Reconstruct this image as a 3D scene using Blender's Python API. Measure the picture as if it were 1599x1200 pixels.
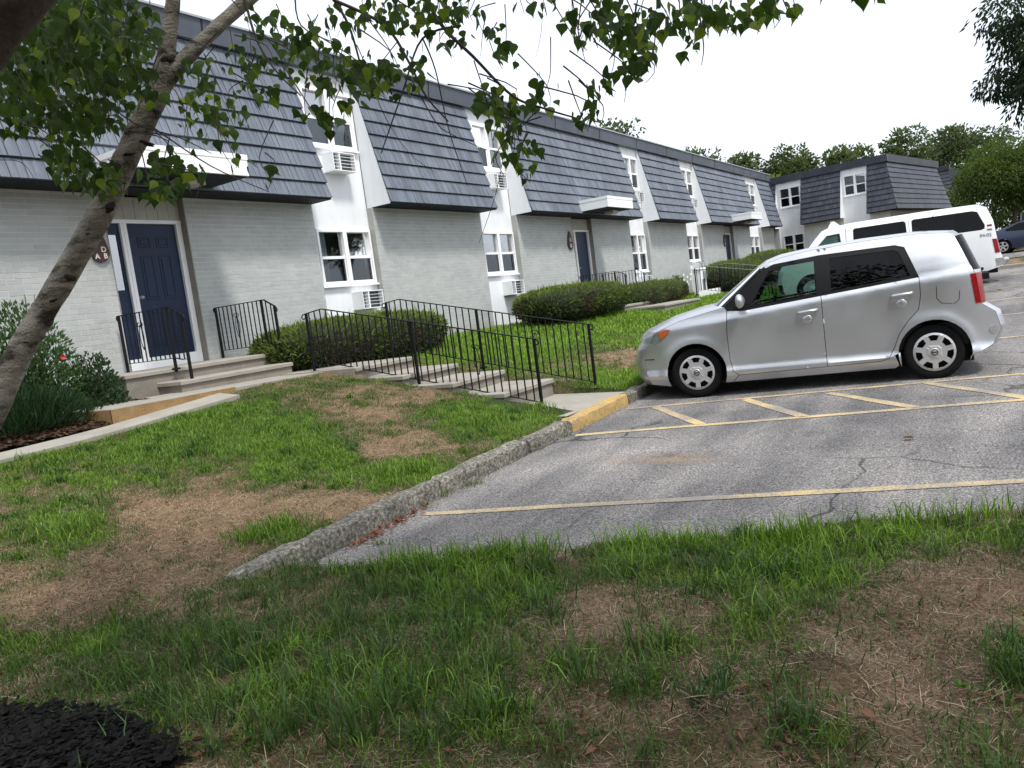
import bpy, bmesh, math, random
import numpy as np
from mathutils import Vector, Matrix, noise as mnoise
from mathutils.geometry import delaunay_2d_cdt
random.seed(7); rng = np.random.default_rng(11)
S = bpy.context.scene
for o in list(bpy.data.objects): bpy.data.objects.remove(o)
C = S.collection
R = math.radians

# ------------------------------------------------------------------ camera
# world: X runs away along the long apartment block, Y towards it, Z up; the lens is the origin
FPX, CX, CY = 1230.0, 799.5, 600.0
RM = np.array([[0.52410581, -0.15324731, 0.83775197],
               [-0.84193881, 0.05491742, 0.53677101],
               [-0.12826589, -0.9866607, -0.10024232]])
cam_d = bpy.data.cameras.new('camera'); cam = bpy.data.objects.new('camera', cam_d); C.objects.link(cam)
cam_d.sensor_width = 36.0; cam_d.lens = FPX / 1599.0 * 36.0
cam_d.clip_start = 0.05; cam_d.clip_end = 2000
right, up, back = RM[:, 0], -RM[:, 1], -RM[:, 2]
cam.matrix_world = Matrix(((right[0], up[0], back[0], 0), (right[1], up[1], back[1], 0), (right[2], up[2], back[2], 0), (0, 0, 0, 1)))
S.camera = cam

# ------------------------------------------------------------------ sky: a bright even overcast, soft hazy sun
SUN_AZ, SUN_EL = R(-112), R(60)          # direction towards the sun, measured from +X
w = bpy.data.worlds.new('World'); S.world = w; w.use_nodes = True
nt = w.node_tree; nt.nodes.clear()
sky = nt.nodes.new('ShaderNodeTexSky'); sky.sky_type = 'NISHITA'; sky.sun_disc = False
sky.sun_elevation = SUN_EL; sky.sun_rotation = R(90) - SUN_AZ
sky.air_density = 1.0; sky.dust_density = 3.0
hs = nt.nodes.new('ShaderNodeHueSaturation'); hs.inputs['Saturation'].default_value = 0.25
mx = nt.nodes.new('ShaderNodeMixRGB'); mx.inputs[0].default_value = 0.72
mx.inputs[2].default_value = (8.6, 9.25, 10.3, 1)
bg = nt.nodes.new('ShaderNodeBackground'); bg.inputs['Strength'].default_value = 0.1
wo = nt.nodes.new('ShaderNodeOutputWorld')
nt.links.new(sky.outputs[0], hs.inputs['Color']); nt.links.new(hs.outputs[0], mx.inputs[1])
nt.links.new(mx.outputs[0], bg.inputs[0]); nt.links.new(bg.outputs[0], wo.inputs[0])
sd = bpy.data.lights.new('sun', 'SUN'); sd.energy = 2.4; sd.angle = R(9); sd.color = (1, 0.96, 0.9)
sun = bpy.data.objects.new('sun', sd); C.objects.link(sun)
sv = Vector((math.cos(SUN_EL) * math.cos(SUN_AZ), math.cos(SUN_EL) * math.sin(SUN_AZ), math.sin(SUN_EL)))
sun.rotation_euler = sv.to_track_quat('Z', 'Y').to_euler(); sun.location = sv * 60
S.view_settings.view_transform = 'Standard'; S.view_settings.look = 'None'
S.view_settings.exposure = 0.66; S.view_settings.gamma = 1.0
S.view_settings.use_curve_mapping = False
S.cycles.max_bounces = 8; S.cycles.transparent_max_bounces = 12
S.cycles.use_denoising = True

# ------------------------------------------------------------------ helpers
def at(px, py, d):
    v = RM @ np.array([(px - CX) / FPX * d, (py - CY) / FPX * d, d]); return Vector(v)
RMT = RM.T
def to_px(P):                                   # world points (n,3) -> photo pixels
    c = np.asarray(P) @ RM
    z = np.maximum(c[:, 2], 0.05)
    return CX + FPX * c[:, 0] / z, CY + FPX * c[:, 1] / z, c[:, 2]

def link(o, parent=None):
    C.objects.link(o)
    if parent is not None: o.parent = parent
    return o
def tag(o, label=None, cat=None, group=None, kind=None):
    if label: o['label'] = label
    if cat: o['category'] = cat
    if group: o['group'] = group
    if kind: o['kind'] = kind
    return o
def empty(name, loc=(0, 0, 0), rz=0.0, **kw):
    o = bpy.data.objects.new(name, None); link(o); o.location = loc; o.rotation_euler = (0, 0, rz)
    o.empty_display_size = 0.2
    return tag(o, **kw)

class MB:
    """collects shapes; build() links them as one mesh object (coords are local to the parent)"""
    def __init__(s): s.v = []; s.f = []
    def add(s, vs, fs):
        b = len(s.v); s.v += [tuple(v) for v in vs]; s.f += [tuple(i + b for i in f) for f in fs]; return s
    def box(s, x0, x1, y0, y1, z0, z1):
        return s.add([(x0,y0,z0),(x1,y0,z0),(x1,y1,z0),(x0,y1,z0),(x0,y0,z1),(x1,y0,z1),(x1,y1,z1),(x0,y1,z1)],
              [(0,3,2,1),(4,5,6,7),(0,1,5,4),(1,2,6,5),(2,3,7,6),(3,0,4,7)])
    def cbox(s, x0, x1, y0, y1, z0, z1, c):            # box with chamfered upright and top edges
        ring = lambda i, z: [(x0+i,y0,z),(x1-i,y0,z),(x1,y0+i,z),(x1,y1-i,z),(x1-i,y1,z),(x0+i,y1,z),(x0,y1-i,z),(x0,y0+i,z)]
        def r2(i, z):
            a = i + c * .3
            return [(x0+a+i*.4,y0+i,z),(x1-a-i*.4,y0+i,z),(x1-i,y0+a+i*.4,z),(x1-i,y1-a-i*.4,z),(x1-a-i*.4,y1-i,z),(x0+a+i*.4,y1-i,z),(x0+i,y1-a-i*.4,z),(x0+i,y0+a+i*.4,z)]
        rings = [ring(c*.6, z0), ring(c*.6, z1-c), r2(c, z1)]
        vs = sum(rings, []); fs = [tuple(range(7,-1,-1)), tuple(range(16,24))]
        for k in range(2):
            for i in range(8): j=(i+1)%8; fs.append((k*8+i,k*8+j,(k+1)*8+j,(k+1)*8+i))
        return s.add(vs, fs)
    def prism(s, poly, axis, a, b):                      # poly in the other two axes, extruded along axis
        def P(u, v, t): return {'x': (t,u,v), 'y': (u,t,v), 'z': (u,v,t)}[axis]
        n = len(poly)
        vs = [P(u,v,a) for u,v in poly] + [P(u,v,b) for u,v in poly]
        fs = [tuple(range(n-1,-1,-1)), tuple(range(n,2*n))] + [(i,(i+1)%n,(i+1)%n+n,i+n) for i in range(n)]
        return s.add(vs, fs)
    def bar(s, p, q, wd, ht=None, upv=(0,0,1)):          # rectangular bar from p to q
        p, q = Vector(p), Vector(q); d = (q-p).normalized(); u = Vector(upv)
        if abs(d.dot(u)) > .98: u = Vector((1,0,0))
        sx = d.cross(u).normalized(); sy = sx.cross(d).normalized(); ht = ht or wd
        a, b = sx*wd/2, sy*ht/2
        vs = [p-a-b,p+a-b,p+a+b,p-a+b,q-a-b,q+a-b,q+a+b,q-a+b]
        return s.add(vs, [(0,3,2,1),(4,5,6,7),(0,1,5,4),(1,2,6,5),(2,3,7,6),(3,0,4,7)])
    def tube(s, pts, rad, n=8, cap=True):
        pts = [Vector(p) for p in pts]
        rad = [rad]*len(pts) if not hasattr(rad,'__len__') else rad
        ref = Vector((0,0,1)) if abs((pts[-1]-pts[0]).normalized().z) < .9 else Vector((1,0,0))
        vs = []; m = len(pts)
        for i, p in enumerate(pts):
            d = (pts[min(i+1,m-1)] - pts[max(i-1,0)]).normalized()
            x = d.cross(ref).normalized(); y = x.cross(d).normalized()
            for k in range(n):
                a = 2*math.pi*k/n; vs.append(p + (x*math.cos(a)+y*math.sin(a))*rad[i])
        fs = [(i*n+k, i*n+(k+1)%n, (i+1)*n+(k+1)%n, (i+1)*n+k) for i in range(m-1) for k in range(n)]
        if cap: fs += [tuple(range(n-1,-1,-1)), tuple((m-1)*n+k for k in range(n))]
        return s.add(vs, fs)
    def lathe(s, prof, axis='y', n=28, c=(0,0,0)):       # prof: (radius, along axis)
        vs = []
        for r_, t in prof:
            for k in range(n):
                a = 2*math.pi*k/n; u, v = r_*math.cos(a), r_*math.sin(a)
                vs.append({'y': (c[0]+u, c[1]+t, c[2]+v), 'z': (c[0]+u, c[1]+v, c[2]+t), 'x': (c[0]+t, c[1]+u, c[2]+v)}[axis])
        fs = [(i*n+k, i*n+(k+1)%n, (i+1)*n+(k+1)%n, (i+1)*n+k) for i in range(len(prof)-1) for k in range(n)]
        return s.add(vs, fs)
    def build(s, name, mat, parent=None, smooth=False, bevel=0, fixn=True):
        me = bpy.data.meshes.new(name); me.from_pydata(s.v, [], s.f)
        if fixn:
            bm = bmesh.new(); bm.from_mesh(me); bmesh.ops.recalc_face_normals(bm, faces=bm.faces); bm.to_mesh(me); bm.free()
        if mat: me.materials.append(mat)
        if smooth: me.polygons.foreach_set('use_smooth', [True]*len(me.polygons))
        o = bpy.data.objects.new(name, me); link(o, parent)
        if bevel:
            m = o.modifiers.new('bevel', 'BEVEL'); m.width = bevel; m.segments = 2; m.limit_method = 'ANGLE'; m.angle_limit = R(40)
        return o

def np_mesh(name, V, F, mat, parent=None, col=None, smooth=False):
    """V (n,3), F list of index arrays (all of one width per array), col (n,3) point colours"""
    me = bpy.data.meshes.new(name); V = np.asarray(V, np.float32)
    me.vertices.add(len(V)); me.vertices.foreach_set('co', V.ravel())
    loops = np.concatenate([f.ravel() for f in F]).astype(np.int32)
    tot = np.concatenate([np.full(len(f), f.shape[1], np.int32) for f in F])
    st = np.concatenate([[0], np.cumsum(tot)[:-1]]).astype(np.int32)
    me.loops.add(len(loops)); me.loops.foreach_set('vertex_index', loops)
    me.polygons.add(len(tot)); me.polygons.foreach_set('loop_start', st)
    try: me.polygons.foreach_set('loop_total', tot)
    except Exception: pass
    me.polygons.foreach_set('use_smooth', np.full(len(tot), bool(smooth)))
    me.update(calc_edges=True); me.validate()
    if col is not None:
        a = me.color_attributes.new('col', 'FLOAT_COLOR', 'POINT')
        c4 = np.ones((len(V), 4), np.float32); c4[:, :3] = col; a.data.foreach_set('color', c4.ravel())
    if mat: me.materials.append(mat)
    o = bpy.data.objects.new(name, me); link(o, parent); return o

def copy_tree(o, parent=None):
    c = o.copy(); C.objects.link(c); c.parent = parent
    for ch in list(o.children):
        copy_tree(ch, c)
    return c
def text_mesh(name, s, size, mat, parent, M, depth=0.002, bold=0.0):
    cu = bpy.data.curves.new(name, 'FONT'); cu.body = s; cu.size = size; cu.extrude = depth; cu.offset = bold
    cu.align_x = 'CENTER'; cu.align_y = 'CENTER'
    t = bpy.data.objects.new(name+'_tmp', cu); C.objects.link(t)
    me = bpy.data.meshes.new_from_object(t.evaluated_get(bpy.context.evaluated_depsgraph_get()))
    bpy.data.objects.remove(t)
    o = bpy.data.objects.new(name, me); link(o, parent); me.materials.clear(); me.materials.append(mat); o.matrix_local = M
    return o

# ------------------------------------------------------------------ materials
def nodes(name):
    m = bpy.data.materials.new(name); m.use_nodes = True; t = m.node_tree
    return m, t, t.nodes['Principled BSDF']
def N(t, typ, **kw):
    n = t.nodes.new(typ)
    for k, v in kw.items():
        if k in n.inputs: n.inputs[k].default_value = v
        else: setattr(n, k, v)
    return n
def ramp(t, fac, stops):
    r = t.nodes.new('ShaderNodeValToRGB'); e = r.color_ramp.elements
    while len(e) < len(stops): e.new(0.5)
    for el, (p, c) in zip(e, stops): el.position = p; el.color = c if len(c) == 4 else (*c, 1)
    t.links.new(fac, r.inputs[0]); return r
def coords(t, scale=(1,1,1), obj=False):
    tc = t.nodes.new('ShaderNodeTexCoord') if obj else t.nodes.new('ShaderNodeNewGeometry')
    mp = t.nodes.new('ShaderNodeMapping'); mp.inputs['Scale'].default_value = scale
    t.links.new(tc.outputs['Object'] if obj else tc.outputs['Position'], mp.inputs[0]); return mp.outputs[0]
def mat(name, c, rough=.6, metal=0, var=.12, scale=6, c2=None, bump=0, bscale=60, fine=0, coat=0, spec=.5, stretch=(1,1,1), obj=False):
    """base colour broken up by two octaves of noise, optional fine bump"""
    m, t, p = nodes(name); L = t.links.new
    co = coords(t, stretch, obj)
    n1 = N(t, 'ShaderNodeTexNoise', Scale=scale, Detail=6.0, Roughness=.62); L(co, n1.inputs['Vector'])
    a = tuple(max(0, x*(1-var)) for x in c); b = tuple(min(1, x*(1+var)) for x in (c2 or c))
    r = ramp(t, n1.outputs['Fac'], [(.32, a), (.68, b)])
    out = r.outputs[0]
    if fine:
        n2 = N(t, 'ShaderNodeTexNoise', Scale=bscale, Detail=3.0); L(co, n2.inputs['Vector'])
        mm = N(t, 'ShaderNodeMixRGB', blend_type='MULTIPLY'); mm.inputs[0].default_value = 1
        r2 = ramp(t, n2.outputs['Fac'], [(.3, (1-fine,)*3), (.7, (1+fine,)*3)])
        L(out, mm.inputs[1]); L(r2.outputs[0], mm.inputs[2]); out = mm.outputs[0]
    L(out, p.inputs['Base Color'])
    p.inputs['Roughness'].default_value = rough; p.inputs['Metallic'].default_value = metal
    p.inputs['Specular IOR Level'].default_value = spec
    p.inputs['Coat Weight'].default_value = coat; p.inputs['Coat Roughness'].default_value = .06
    if bump:
        n3 = N(t, 'ShaderNodeTexNoise', Scale=bscale, Detail=5.0); L(co, n3.inputs['Vector'])
        bp = N(t, 'ShaderNodeBump', Strength=bump, Distance=.02); L(n3.outputs['Fac'], bp.inputs['Height']); L(bp.outputs[0], p.inputs['Normal'])
    return m
def leaf_mat(name, tr=.35, rough=.6, spec=.15):
    m, t, p = nodes(name); L = t.links.new
    at_ = N(t, 'ShaderNodeAttribute', attribute_name='col')
    tl = t.nodes.new('ShaderNodeBsdfTranslucent'); mx_ = t.nodes.new('ShaderNodeMixShader'); mx_.inputs[0].default_value = tr
    g = N(t, 'ShaderNodeMixRGB', blend_type='MULTIPLY'); g.inputs[0].default_value = 1; g.inputs[2].default_value = (1.5, 1.7, .7, 1)
    L(at_.outputs['Color'], p.inputs['Base Color']); L(at_.outputs['Color'], g.inputs[1]); L(g.outputs[0], tl.inputs[0])
    p.inputs['Roughness'].default_value = rough; p.inputs['Specular IOR Level'].default_value = spec
    out = t.nodes['Material Output']; L(p.outputs[0], mx_.inputs[1]); L(tl.outputs[0], mx_.inputs[2]); L(mx_.outputs[0], out.inputs[0])
    return m
def glass_mat(name, tint, alpha_mix, rough=.03, ior=1.5):
    """window glass: mostly clear or tinted see-through mixed with a mirror by angle"""
    m, t, p = nodes(name); L = t.links.new
    tr = t.nodes.new('ShaderNodeBsdfTransparent'); tr.inputs[0].default_value = (*tint, 1)
    gl = t.nodes.new('ShaderNodeBsdfGlossy'); gl.inputs['Roughness'].default_value = rough; gl.inputs[0].default_value = (1,1,1,1)
    fr = N(t, 'ShaderNodeFresnel', IOR=ior)
    mth = N(t, 'ShaderNodeMath', operation='ADD'); mth.inputs[1].default_value = alpha_mix; mth.use_clamp = True
    ms = t.nodes.new('ShaderNodeMixShader'); L(fr.outputs[0], mth.inputs[0]); L(mth.outputs[0], ms.inputs[0])
    L(tr.outputs[0], ms.inputs[1]); L(gl.outputs[0], ms.inputs[2]); L(ms.outputs[0], t.nodes['Material Output'].inputs[0])
    return m
M = {}
M['brick'] = mat('painted_brick', (.40,.415,.405), .75, var=.08, scale=2.0, fine=.06, bump=.2, bscale=90)
M['brick_b'] = mat('painted_brick_pale', (.455,.465,.45), .75, var=.10, scale=3.0, fine=.10, bump=.35, bscale=90)
M['mortar'] = mat('painted_mortar', (.53,.545,.54), .85, var=.10, scale=5, bump=.3, bscale=120)
M['white'] = mat('white_panel', (.76,.78,.80), .5, var=.06, scale=1.6, stretch=(3,3,.5), bump=.04, bscale=30)
M['trim'] = mat('white_vinyl', (.84,.85,.86), .35, var=.02, scale=4)
M['canopy'] = mat('white_metal_fascia', (.85,.86,.87), .35, var=.02, scale=3)
M['navy'] = mat('navy_door_paint', (.010,.022,.056), .4, spec=.25, var=.12, scale=4, bump=.03, bscale=200)
M['soffit'] = mat('dark_soffit', (.022,.025,.033), .7, spec=.15, var=.2, scale=5)
M['underlay'] = mat('black_underlay', (.006,.007,.009), .9, spec=.05)
M['cap'] = mat('grey_coping', (.088,.102,.126), .55, spec=.25, var=.15, scale=1.5, fine=.05)
M['capedge'] = mat('coping_edge_metal', (.30,.33,.37), .4, var=.1)
M['beige'] = mat('beige_board', (.42,.42,.37), .6, var=.08, scale=3)
M['tan'] = mat('tan_return', (.25,.24,.21), .7, var=.12, scale=6)
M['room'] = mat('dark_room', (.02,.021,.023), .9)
M['curtain'] = mat('curtain_cloth', (.62,.66,.68), .9, var=.08, scale=10, stretch=(6,6,.4))
M['blind'] = mat('grey_blind', (.30,.31,.31), .8, var=.06, scale=10)
M['pane'] = glass_mat('window_pane', (.72,.78,.80), .34)
M['iron'] = mat('black_iron', (.006,.0065,.007), .5, spec=.2, var=.3, scale=20, bump=.15, bscale=200)
M['skylit_rail'] = mat('sky_sheen_rail', (.50,.51,.50), .4, metal=.7)  # pale colour paints the sky's reflection on the far top rails
M['concrete'] = mat('concrete', (.29,.27,.232), .9, var=.13, scale=2.5, fine=.12, bump=.35, bscale=90)
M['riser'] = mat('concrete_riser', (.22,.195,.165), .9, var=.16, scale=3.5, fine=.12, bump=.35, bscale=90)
M['found'] = mat('foundation', (.36,.36,.34), .9, var=.12, scale=3, bump=.3, bscale=70)
M['rust'] = mat('faded_yellow_block', (.25,.155,.065), .85, var=.25, scale=5, fine=.2, bump=.4, bscale=70)
M['mulch'] = mat('brown_mulch', (.045,.029,.022), .95, spec=.1, var=.5, scale=22, fine=.4, bump=1, bscale=55)
M['blackmulch'] = mat('black_mulch', (.006,.006,.006), .95, spec=.05, var=.5, scale=25, fine=.4, bump=1, bscale=60)
M['sign'] = mat('maroon_plaque', (.045,.012,.012), .5)
M['letter'] = mat('cream_letter', (.75,.68,.6), .5)
M['metal_grey'] = mat('grey_steel', (.35,.36,.37), .4, metal=.6)
M['dark'] = mat('black_plastic', (.007,.007,.008), .55, spec=.2)
M['grille'] = mat('ac_dark_grille', (.06,.065,.07), .6, var=.2, scale=40)
M['leaf'] = leaf_mat('leaf'); M['grass'] = leaf_mat('grass_blade', .22, .5, .25); M['yew'] = leaf_mat('yew', .15, .7, .08)
M['litter'] = leaf_mat('dead_leaf', .15, .8, .1)
M['wood'] = mat('tree_bark', (.075,.06,.047), .95, var=.4, scale=9, bump=.8, bscale=35)

def shingle_mat(name, base, sp=.25):
    m, t, p = nodes(name); L = t.links.new
    g = t.nodes.new('ShaderNodeTexCoord'); mp = t.nodes.new('ShaderNodeMapping'); mp.inputs['Scale'].default_value = (55, 2.0, 2.0)
    L(g.outputs['Object'], mp.inputs[0])
    n1 = N(t, 'ShaderNodeTexNoise', Scale=1.0, Detail=4.0); L(mp.outputs[0], n1.inputs['Vector'])
    oi = t.nodes.new('ShaderNodeObjectInfo')
    geo = t.nodes.new('ShaderNodeNewGeometry')
    n2 = N(t, 'ShaderNodeTexNoise', Scale=.9, Detail=5.0, Roughness=.65); L(geo.outputs['Position'], n2.inputs['Vector'])
    r1 = ramp(t, n1.outputs['Fac'], [(.30, tuple(x*.70 for x in base)), (.58, tuple(x*1.12 for x in base))])
    r2 = ramp(t, n2.outputs['Fac'], [(.3, (.72,.74,.77)), (.7, (1.2,1.19,1.16))])
    mm = N(t, 'ShaderNodeMixRGB', blend_type='MULTIPLY'); mm.inputs[0].default_value = 1
    L(r1.outputs[0], mm.inputs[1]); L(r2.outputs[0], mm.inputs[2])
    rr = N(t, 'ShaderNodeMath', operation='MULTIPLY_ADD'); rr.inputs[1].default_value = .34; rr.inputs[2].default_value = .83
    L(geo.outputs['Random Per Island'], rr.inputs[0])
    m3 = N(t, 'ShaderNodeMixRGB', blend_type='MULTIPLY'); m3.inputs[0].default_value = 1
    L(mm.outputs[0], m3.inputs[1]); L(rr.outputs[0], m3.inputs[2]); L(m3.outputs[0], p.inputs['Base Color'])
    p.inputs['Roughness'].default_value = .5; p.inputs['Specular IOR Level'].default_value = sp
    b = N(t, 'ShaderNodeBump', Strength=.6, Distance=.006); L(n1.outputs['Fac'], b.inputs['Height']); L(b.outputs[0], p.inputs['Normal'])
    return m
M['shingle'] = shingle_mat('slate_grey_shake', (.124,.142,.174))
M['shingle_dark'] = shingle_mat('charcoal_shake', (.052,.056,.072))
M['shingle_far'] = M['shingle_dark']
# ================================================================== ground
def lot(x):
    x = np.asarray(x, float); return -1.435 + .026*(np.clip(x, -5, 25)-9.5) + .013*np.clip(x-25, 0, 40)
def sst(a, b, x):
    t = np.clip((np.asarray(x, float)-a)/(b-a), 0, 1); return t*t*(3-2*t)
def curb_y(x): return 4.12 + 1.6*sst(12.5, 15.5, x)
def edge_x(y): return 5.06 - .42*np.asarray(y, float) + .05*np.sin(np.asarray(y, float)*3.1) + .03*np.sin(np.asarray(y, float)*9.7)
_prm = np.random.default_rng(3).permutation(512)
def vnoise(x, y, s, seed=0):
    """cheap value noise in [0,1]"""
    x = np.asarray(x, float)*s + 37.2 + seed*11.3; y = np.asarray(y, float)*s + 91.7 - seed*7.1
    xi, yi = np.floor(x).astype(int), np.floor(y).astype(int); fx, fy = x-xi, y-yi
    fx, fy = fx*fx*(3-2*fx), fy*fy*(3-2*fy)
    h = lambda a, b: _prm[(_prm[a & 511] + b) & 511]/511.0
    return (h(xi,yi)*(1-fx)+h(xi+1,yi)*fx)*(1-fy) + (h(xi,yi+1)*(1-fx)+h(xi+1,yi+1)*fx)*fy
def fbm(x, y, s, seed=0): return .5*vnoise(x,y,s,seed)+.3*vnoise(x,y,s*2.1,seed+1)+.2*vnoise(x,y,s*4.3,seed+2)

MOUNDS = []          # small heaps of dug-up earth in the near grass (x, y, radius, height)
def ray_ground(px, py):
    v = RM @ np.array([px-CX, py-CY, FPX]); t = 2.0/FPX
    for _ in range(40):
        P = v*t; g = float(ground_z(P[0], P[1])); t = t*.5 + .5*(g/v[2] if v[2] < 0 else t)
    return v*t
def ground_z(x, y):
    x = np.asarray(x, float); y = np.asarray(y, float)
    lz = lot(x); cy = curb_y(x); zc = lz + .105
    # left lawn, from the kerb up to the walk
    zb = np.interp(x, [2, 4.5, 6.3, 8.2], [-.84, -.79, -.64, -.625])
    tl = np.clip((y-4.2)/4.1, 0, 1); zl = zc + (zb-zc)*tl
    zl = np.where((y > 8.35) & (x < 6.0), zl + .03*np.clip(y-8.35, 0, 1), zl)
    # right lawn, from the kerb up to the wall
    tr = np.clip((y-cy-.1)/(10.2-cy), 0, 1); zr = zc + (-.55-zc)*(.55*tr + .45*sst(0, 1, tr))
    m = sst(8.9, 9.7, x); z = zl*(1-m) + zr*m
    z = z + (fbm(x, y, 1.1)-.5)*.07*np.clip((y-4.3)*2, 0, 1)*np.where(y < 8.3, 1, .4)
    z = np.where((x > 8.12) & (x < 9.52) & (y > 4.2) & (y < 9.6), np.minimum(z, np.interp(y, [4.3,5.4,7.8,9.5], [-1.5,-1.42,-.98,-.8])), z)
    # near grass between the camera and the asphalt
    d = edge_x(y) - x
    fore = -1.50 + (fbm(x, y, 1.6, 5)-.5)*.09
    for mx_, my_, mr_, mh_ in MOUNDS: fore = fore + mh_*np.exp(-((x-mx_)**2+(y-my_)**2)/mr_**2)
    k = sst(-.40, .12, d)
    near = (lz-.05)*(1-k) + fore*k
    far = np.where(x > 31.25, lz+.09+np.clip((x-48)*.11, 0, .85), lz-.05)
    low = np.where(d > -.40, near, far)
    b = sst(3.9, 4.3, y)
    lowmix = np.where(x < 3.35, low*(1-b)+z*b, np.where(y > cy+.13, z, low))
    q = sst(3.0, 3.7, x)
    out = np.where((x < 3.7), (low*(1-b)+z*b)*(1-q) + np.where(y > cy+.13, z, low)*q, lowmix)
    return out

# how green the turf is, patch by patch (places in the photo, unprojected on to the ground)
GREEN = [(500,1050,330,140,.75),(760,905,190,45,.9),(1190,895,150,48,1.0),(1260,845,360,26,1.15),(980,880,70,28,1.0),(60,1020,190,80,.7),(130,822,75,34,1.0),
         (430,832,75,24,1.25),(590,745,95,26,1.05),(660,735,60,25,1.1),(760,655,120,42,.95),(480,702,80,26,1.0),(300,690,230,34,1.1),(170,745,230,45,.75),(60,800,80,60,.6),(430,655,120,22,.8),
         (330,655,120,26,1.2),(520,715,50,18,1.0),(1590,1060,40,60,.9),(1290,1150,60,30,.7),(880,500,220,50,1.2),(780,540,120,40,1.2),(1080,470,170,40,1.15),(700,530,60,30,1.2),(960,600,60,20,1.25),(420,740,40,12,1.0),(840,640,50,20,1.2)]
DRY = [(340,800,210,55,1.2),(600,705,60,20,1.0),(590,650,75,16,1.0),(660,625,70,10,.8),(110,920,190,45,.9),(280,960,120,40,.7),(1420,1060,200,100,.7),(960,950,120,40,.7),(1480,910,120,28,.8),(900,1100,160,70,.5),
       (560,775,60,14,.9),(955,560,85,18,1.3),(480,800,60,20,.9),(60,690,60,14,.6),(1100,1130,120,60,.5),(520,640,30,8,.6)]
def greenness(x, y, z):
    px, py, dz = to_px(np.stack([x, y, z], 1))
    g = .50 + (fbm(x, y, 1.3, 9)-.5)*1.1 + (fbm(x, y, 3.1, 29)-.5)*.6
    for (cx, cy, rx, ry, a) in GREEN: g = g + .75*a*np.exp(-(((px-cx)/rx)**2+((py-cy)/ry)**2)*1.2)*(dz > .3)
    for (cx, cy, rx, ry, a) in DRY: g = g - .54*a*np.exp(-(((px-cx)/rx)**2+((py-cy)/ry)**2)*1.2)*(dz > .3)
    return np.clip(g + (fbm(x, y, 6, 3)-.5)*.8, 0, 1.3)

for px_, py_, r_, h_ in [(1130,1125,.11,.09),(1285,1045,.10,.08),(465,1030,.07,.06),(880,880,.10,.04)]:
    P = ray_ground(px_, py_); MOUNDS.append((P[0], P[1], r_, h_))

def lines(*segs):
    out = []
    for a, b, st in segs: out += list(np.arange(a, b-1e-6, st))
    return np.array(out + [segs[-1][1]])
gx = lines((-300,-40,40),(-40,-4,4),(-4,10,.1),(10,16,.25),(16,34,.6),(34,80,5),(80,600,65))
gy = lines((-400,-40,60),(-40,-4,4),(-4,11.4,.1),(11.4,14,.6),(14,60,6),(60,500,60))
XX, YY = np.meshgrid(gx, gy, indexing='ij'); xx, yy = XX.ravel(), YY.ravel()
zz = ground_z(xx, yy)
gr = greenness(xx, yy, zz)
STRAW = np.array([.34,.232,.158]); SOIL = np.array([.20,.130,.092]); TURF = np.array([.042,.070,.022])
nz = fbm(xx, yy, 4, 17)[:, None]
tcol = (STRAW*nz + SOIL*(1-nz)); kk = np.clip(gr*1.15-.25, 0, 1)[:, None]; tcol = tcol*(1-kk) + TURF*kk
for mx_, my_, mr_, mh_ in MOUNDS:
    k = np.exp(-((xx-mx_)**2+(yy-my_)**2)/(mr_*1.1)**2)[:, None]; tcol = tcol*(1-k) + np.array([.13,.095,.068])*k
fk = (edge_x(yy)-xx > -.1) & (yy < 4.1); tcol[fk] *= .8  # near ground colour darkened to paint in the tree's shade
ny = len(gy); ii, jj = np.meshgrid(np.arange(len(gx)-1), np.arange(ny-1), indexing='ij'); a = (ii*ny+jj).ravel()
m, t, p = nodes('turf_ground'); L = t.links.new
ac = N(t, 'ShaderNodeAttribute', attribute_name='col'); co = coords(t)
n1 = N(t, 'ShaderNodeTexNoise', Scale=70.0, Detail=8.0, Roughness=.7); L(co, n1.inputs['Vector'])
n2 = N(t, 'ShaderNodeTexNoise', Scale=9.0, Detail=6.0); L(co, n2.inputs['Vector'])
r1 = ramp(t, n1.outputs['Fac'], [(.28, (.35,.33,.31)), (.72, (1.65,1.65,1.6))]); r2 = ramp(t, n2.outputs['Fac'], [(.3, (.7,.7,.7)), (.7, (1.25,1.25,1.2))])
m1 = N(t, 'ShaderNodeMixRGB', blend_type='MULTIPLY'); m1.inputs[0].default_value = 1; m2 = N(t, 'ShaderNodeMixRGB', blend_type='MULTIPLY'); m2.inputs[0].default_value = 1
L(ac.outputs['Color'], m1.inputs[1]); L(r1.outputs[0], m1.inputs[2]); L(m1.outputs[0], m2.inputs[1]); L(r2.outputs[0], m2.inputs[2]); L(m2.outputs[0], p.inputs['Base Color'])
p.inputs['Roughness'].default_value = .95; p.inputs['Specular IOR Level'].default_value = .1
bp = N(t, 'ShaderNodeBump', Strength=1.0, Distance=.03); L(n1.outputs['Fac'], bp.inputs['Height']); L(bp.outputs[0], p.inputs['Normal'])
M['turf'] = m
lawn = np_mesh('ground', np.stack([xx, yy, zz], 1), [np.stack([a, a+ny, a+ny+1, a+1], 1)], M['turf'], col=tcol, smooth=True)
tag(lawn, label='patchy sloping lawn of green turf and bare dry earth', kind='structure')

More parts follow.
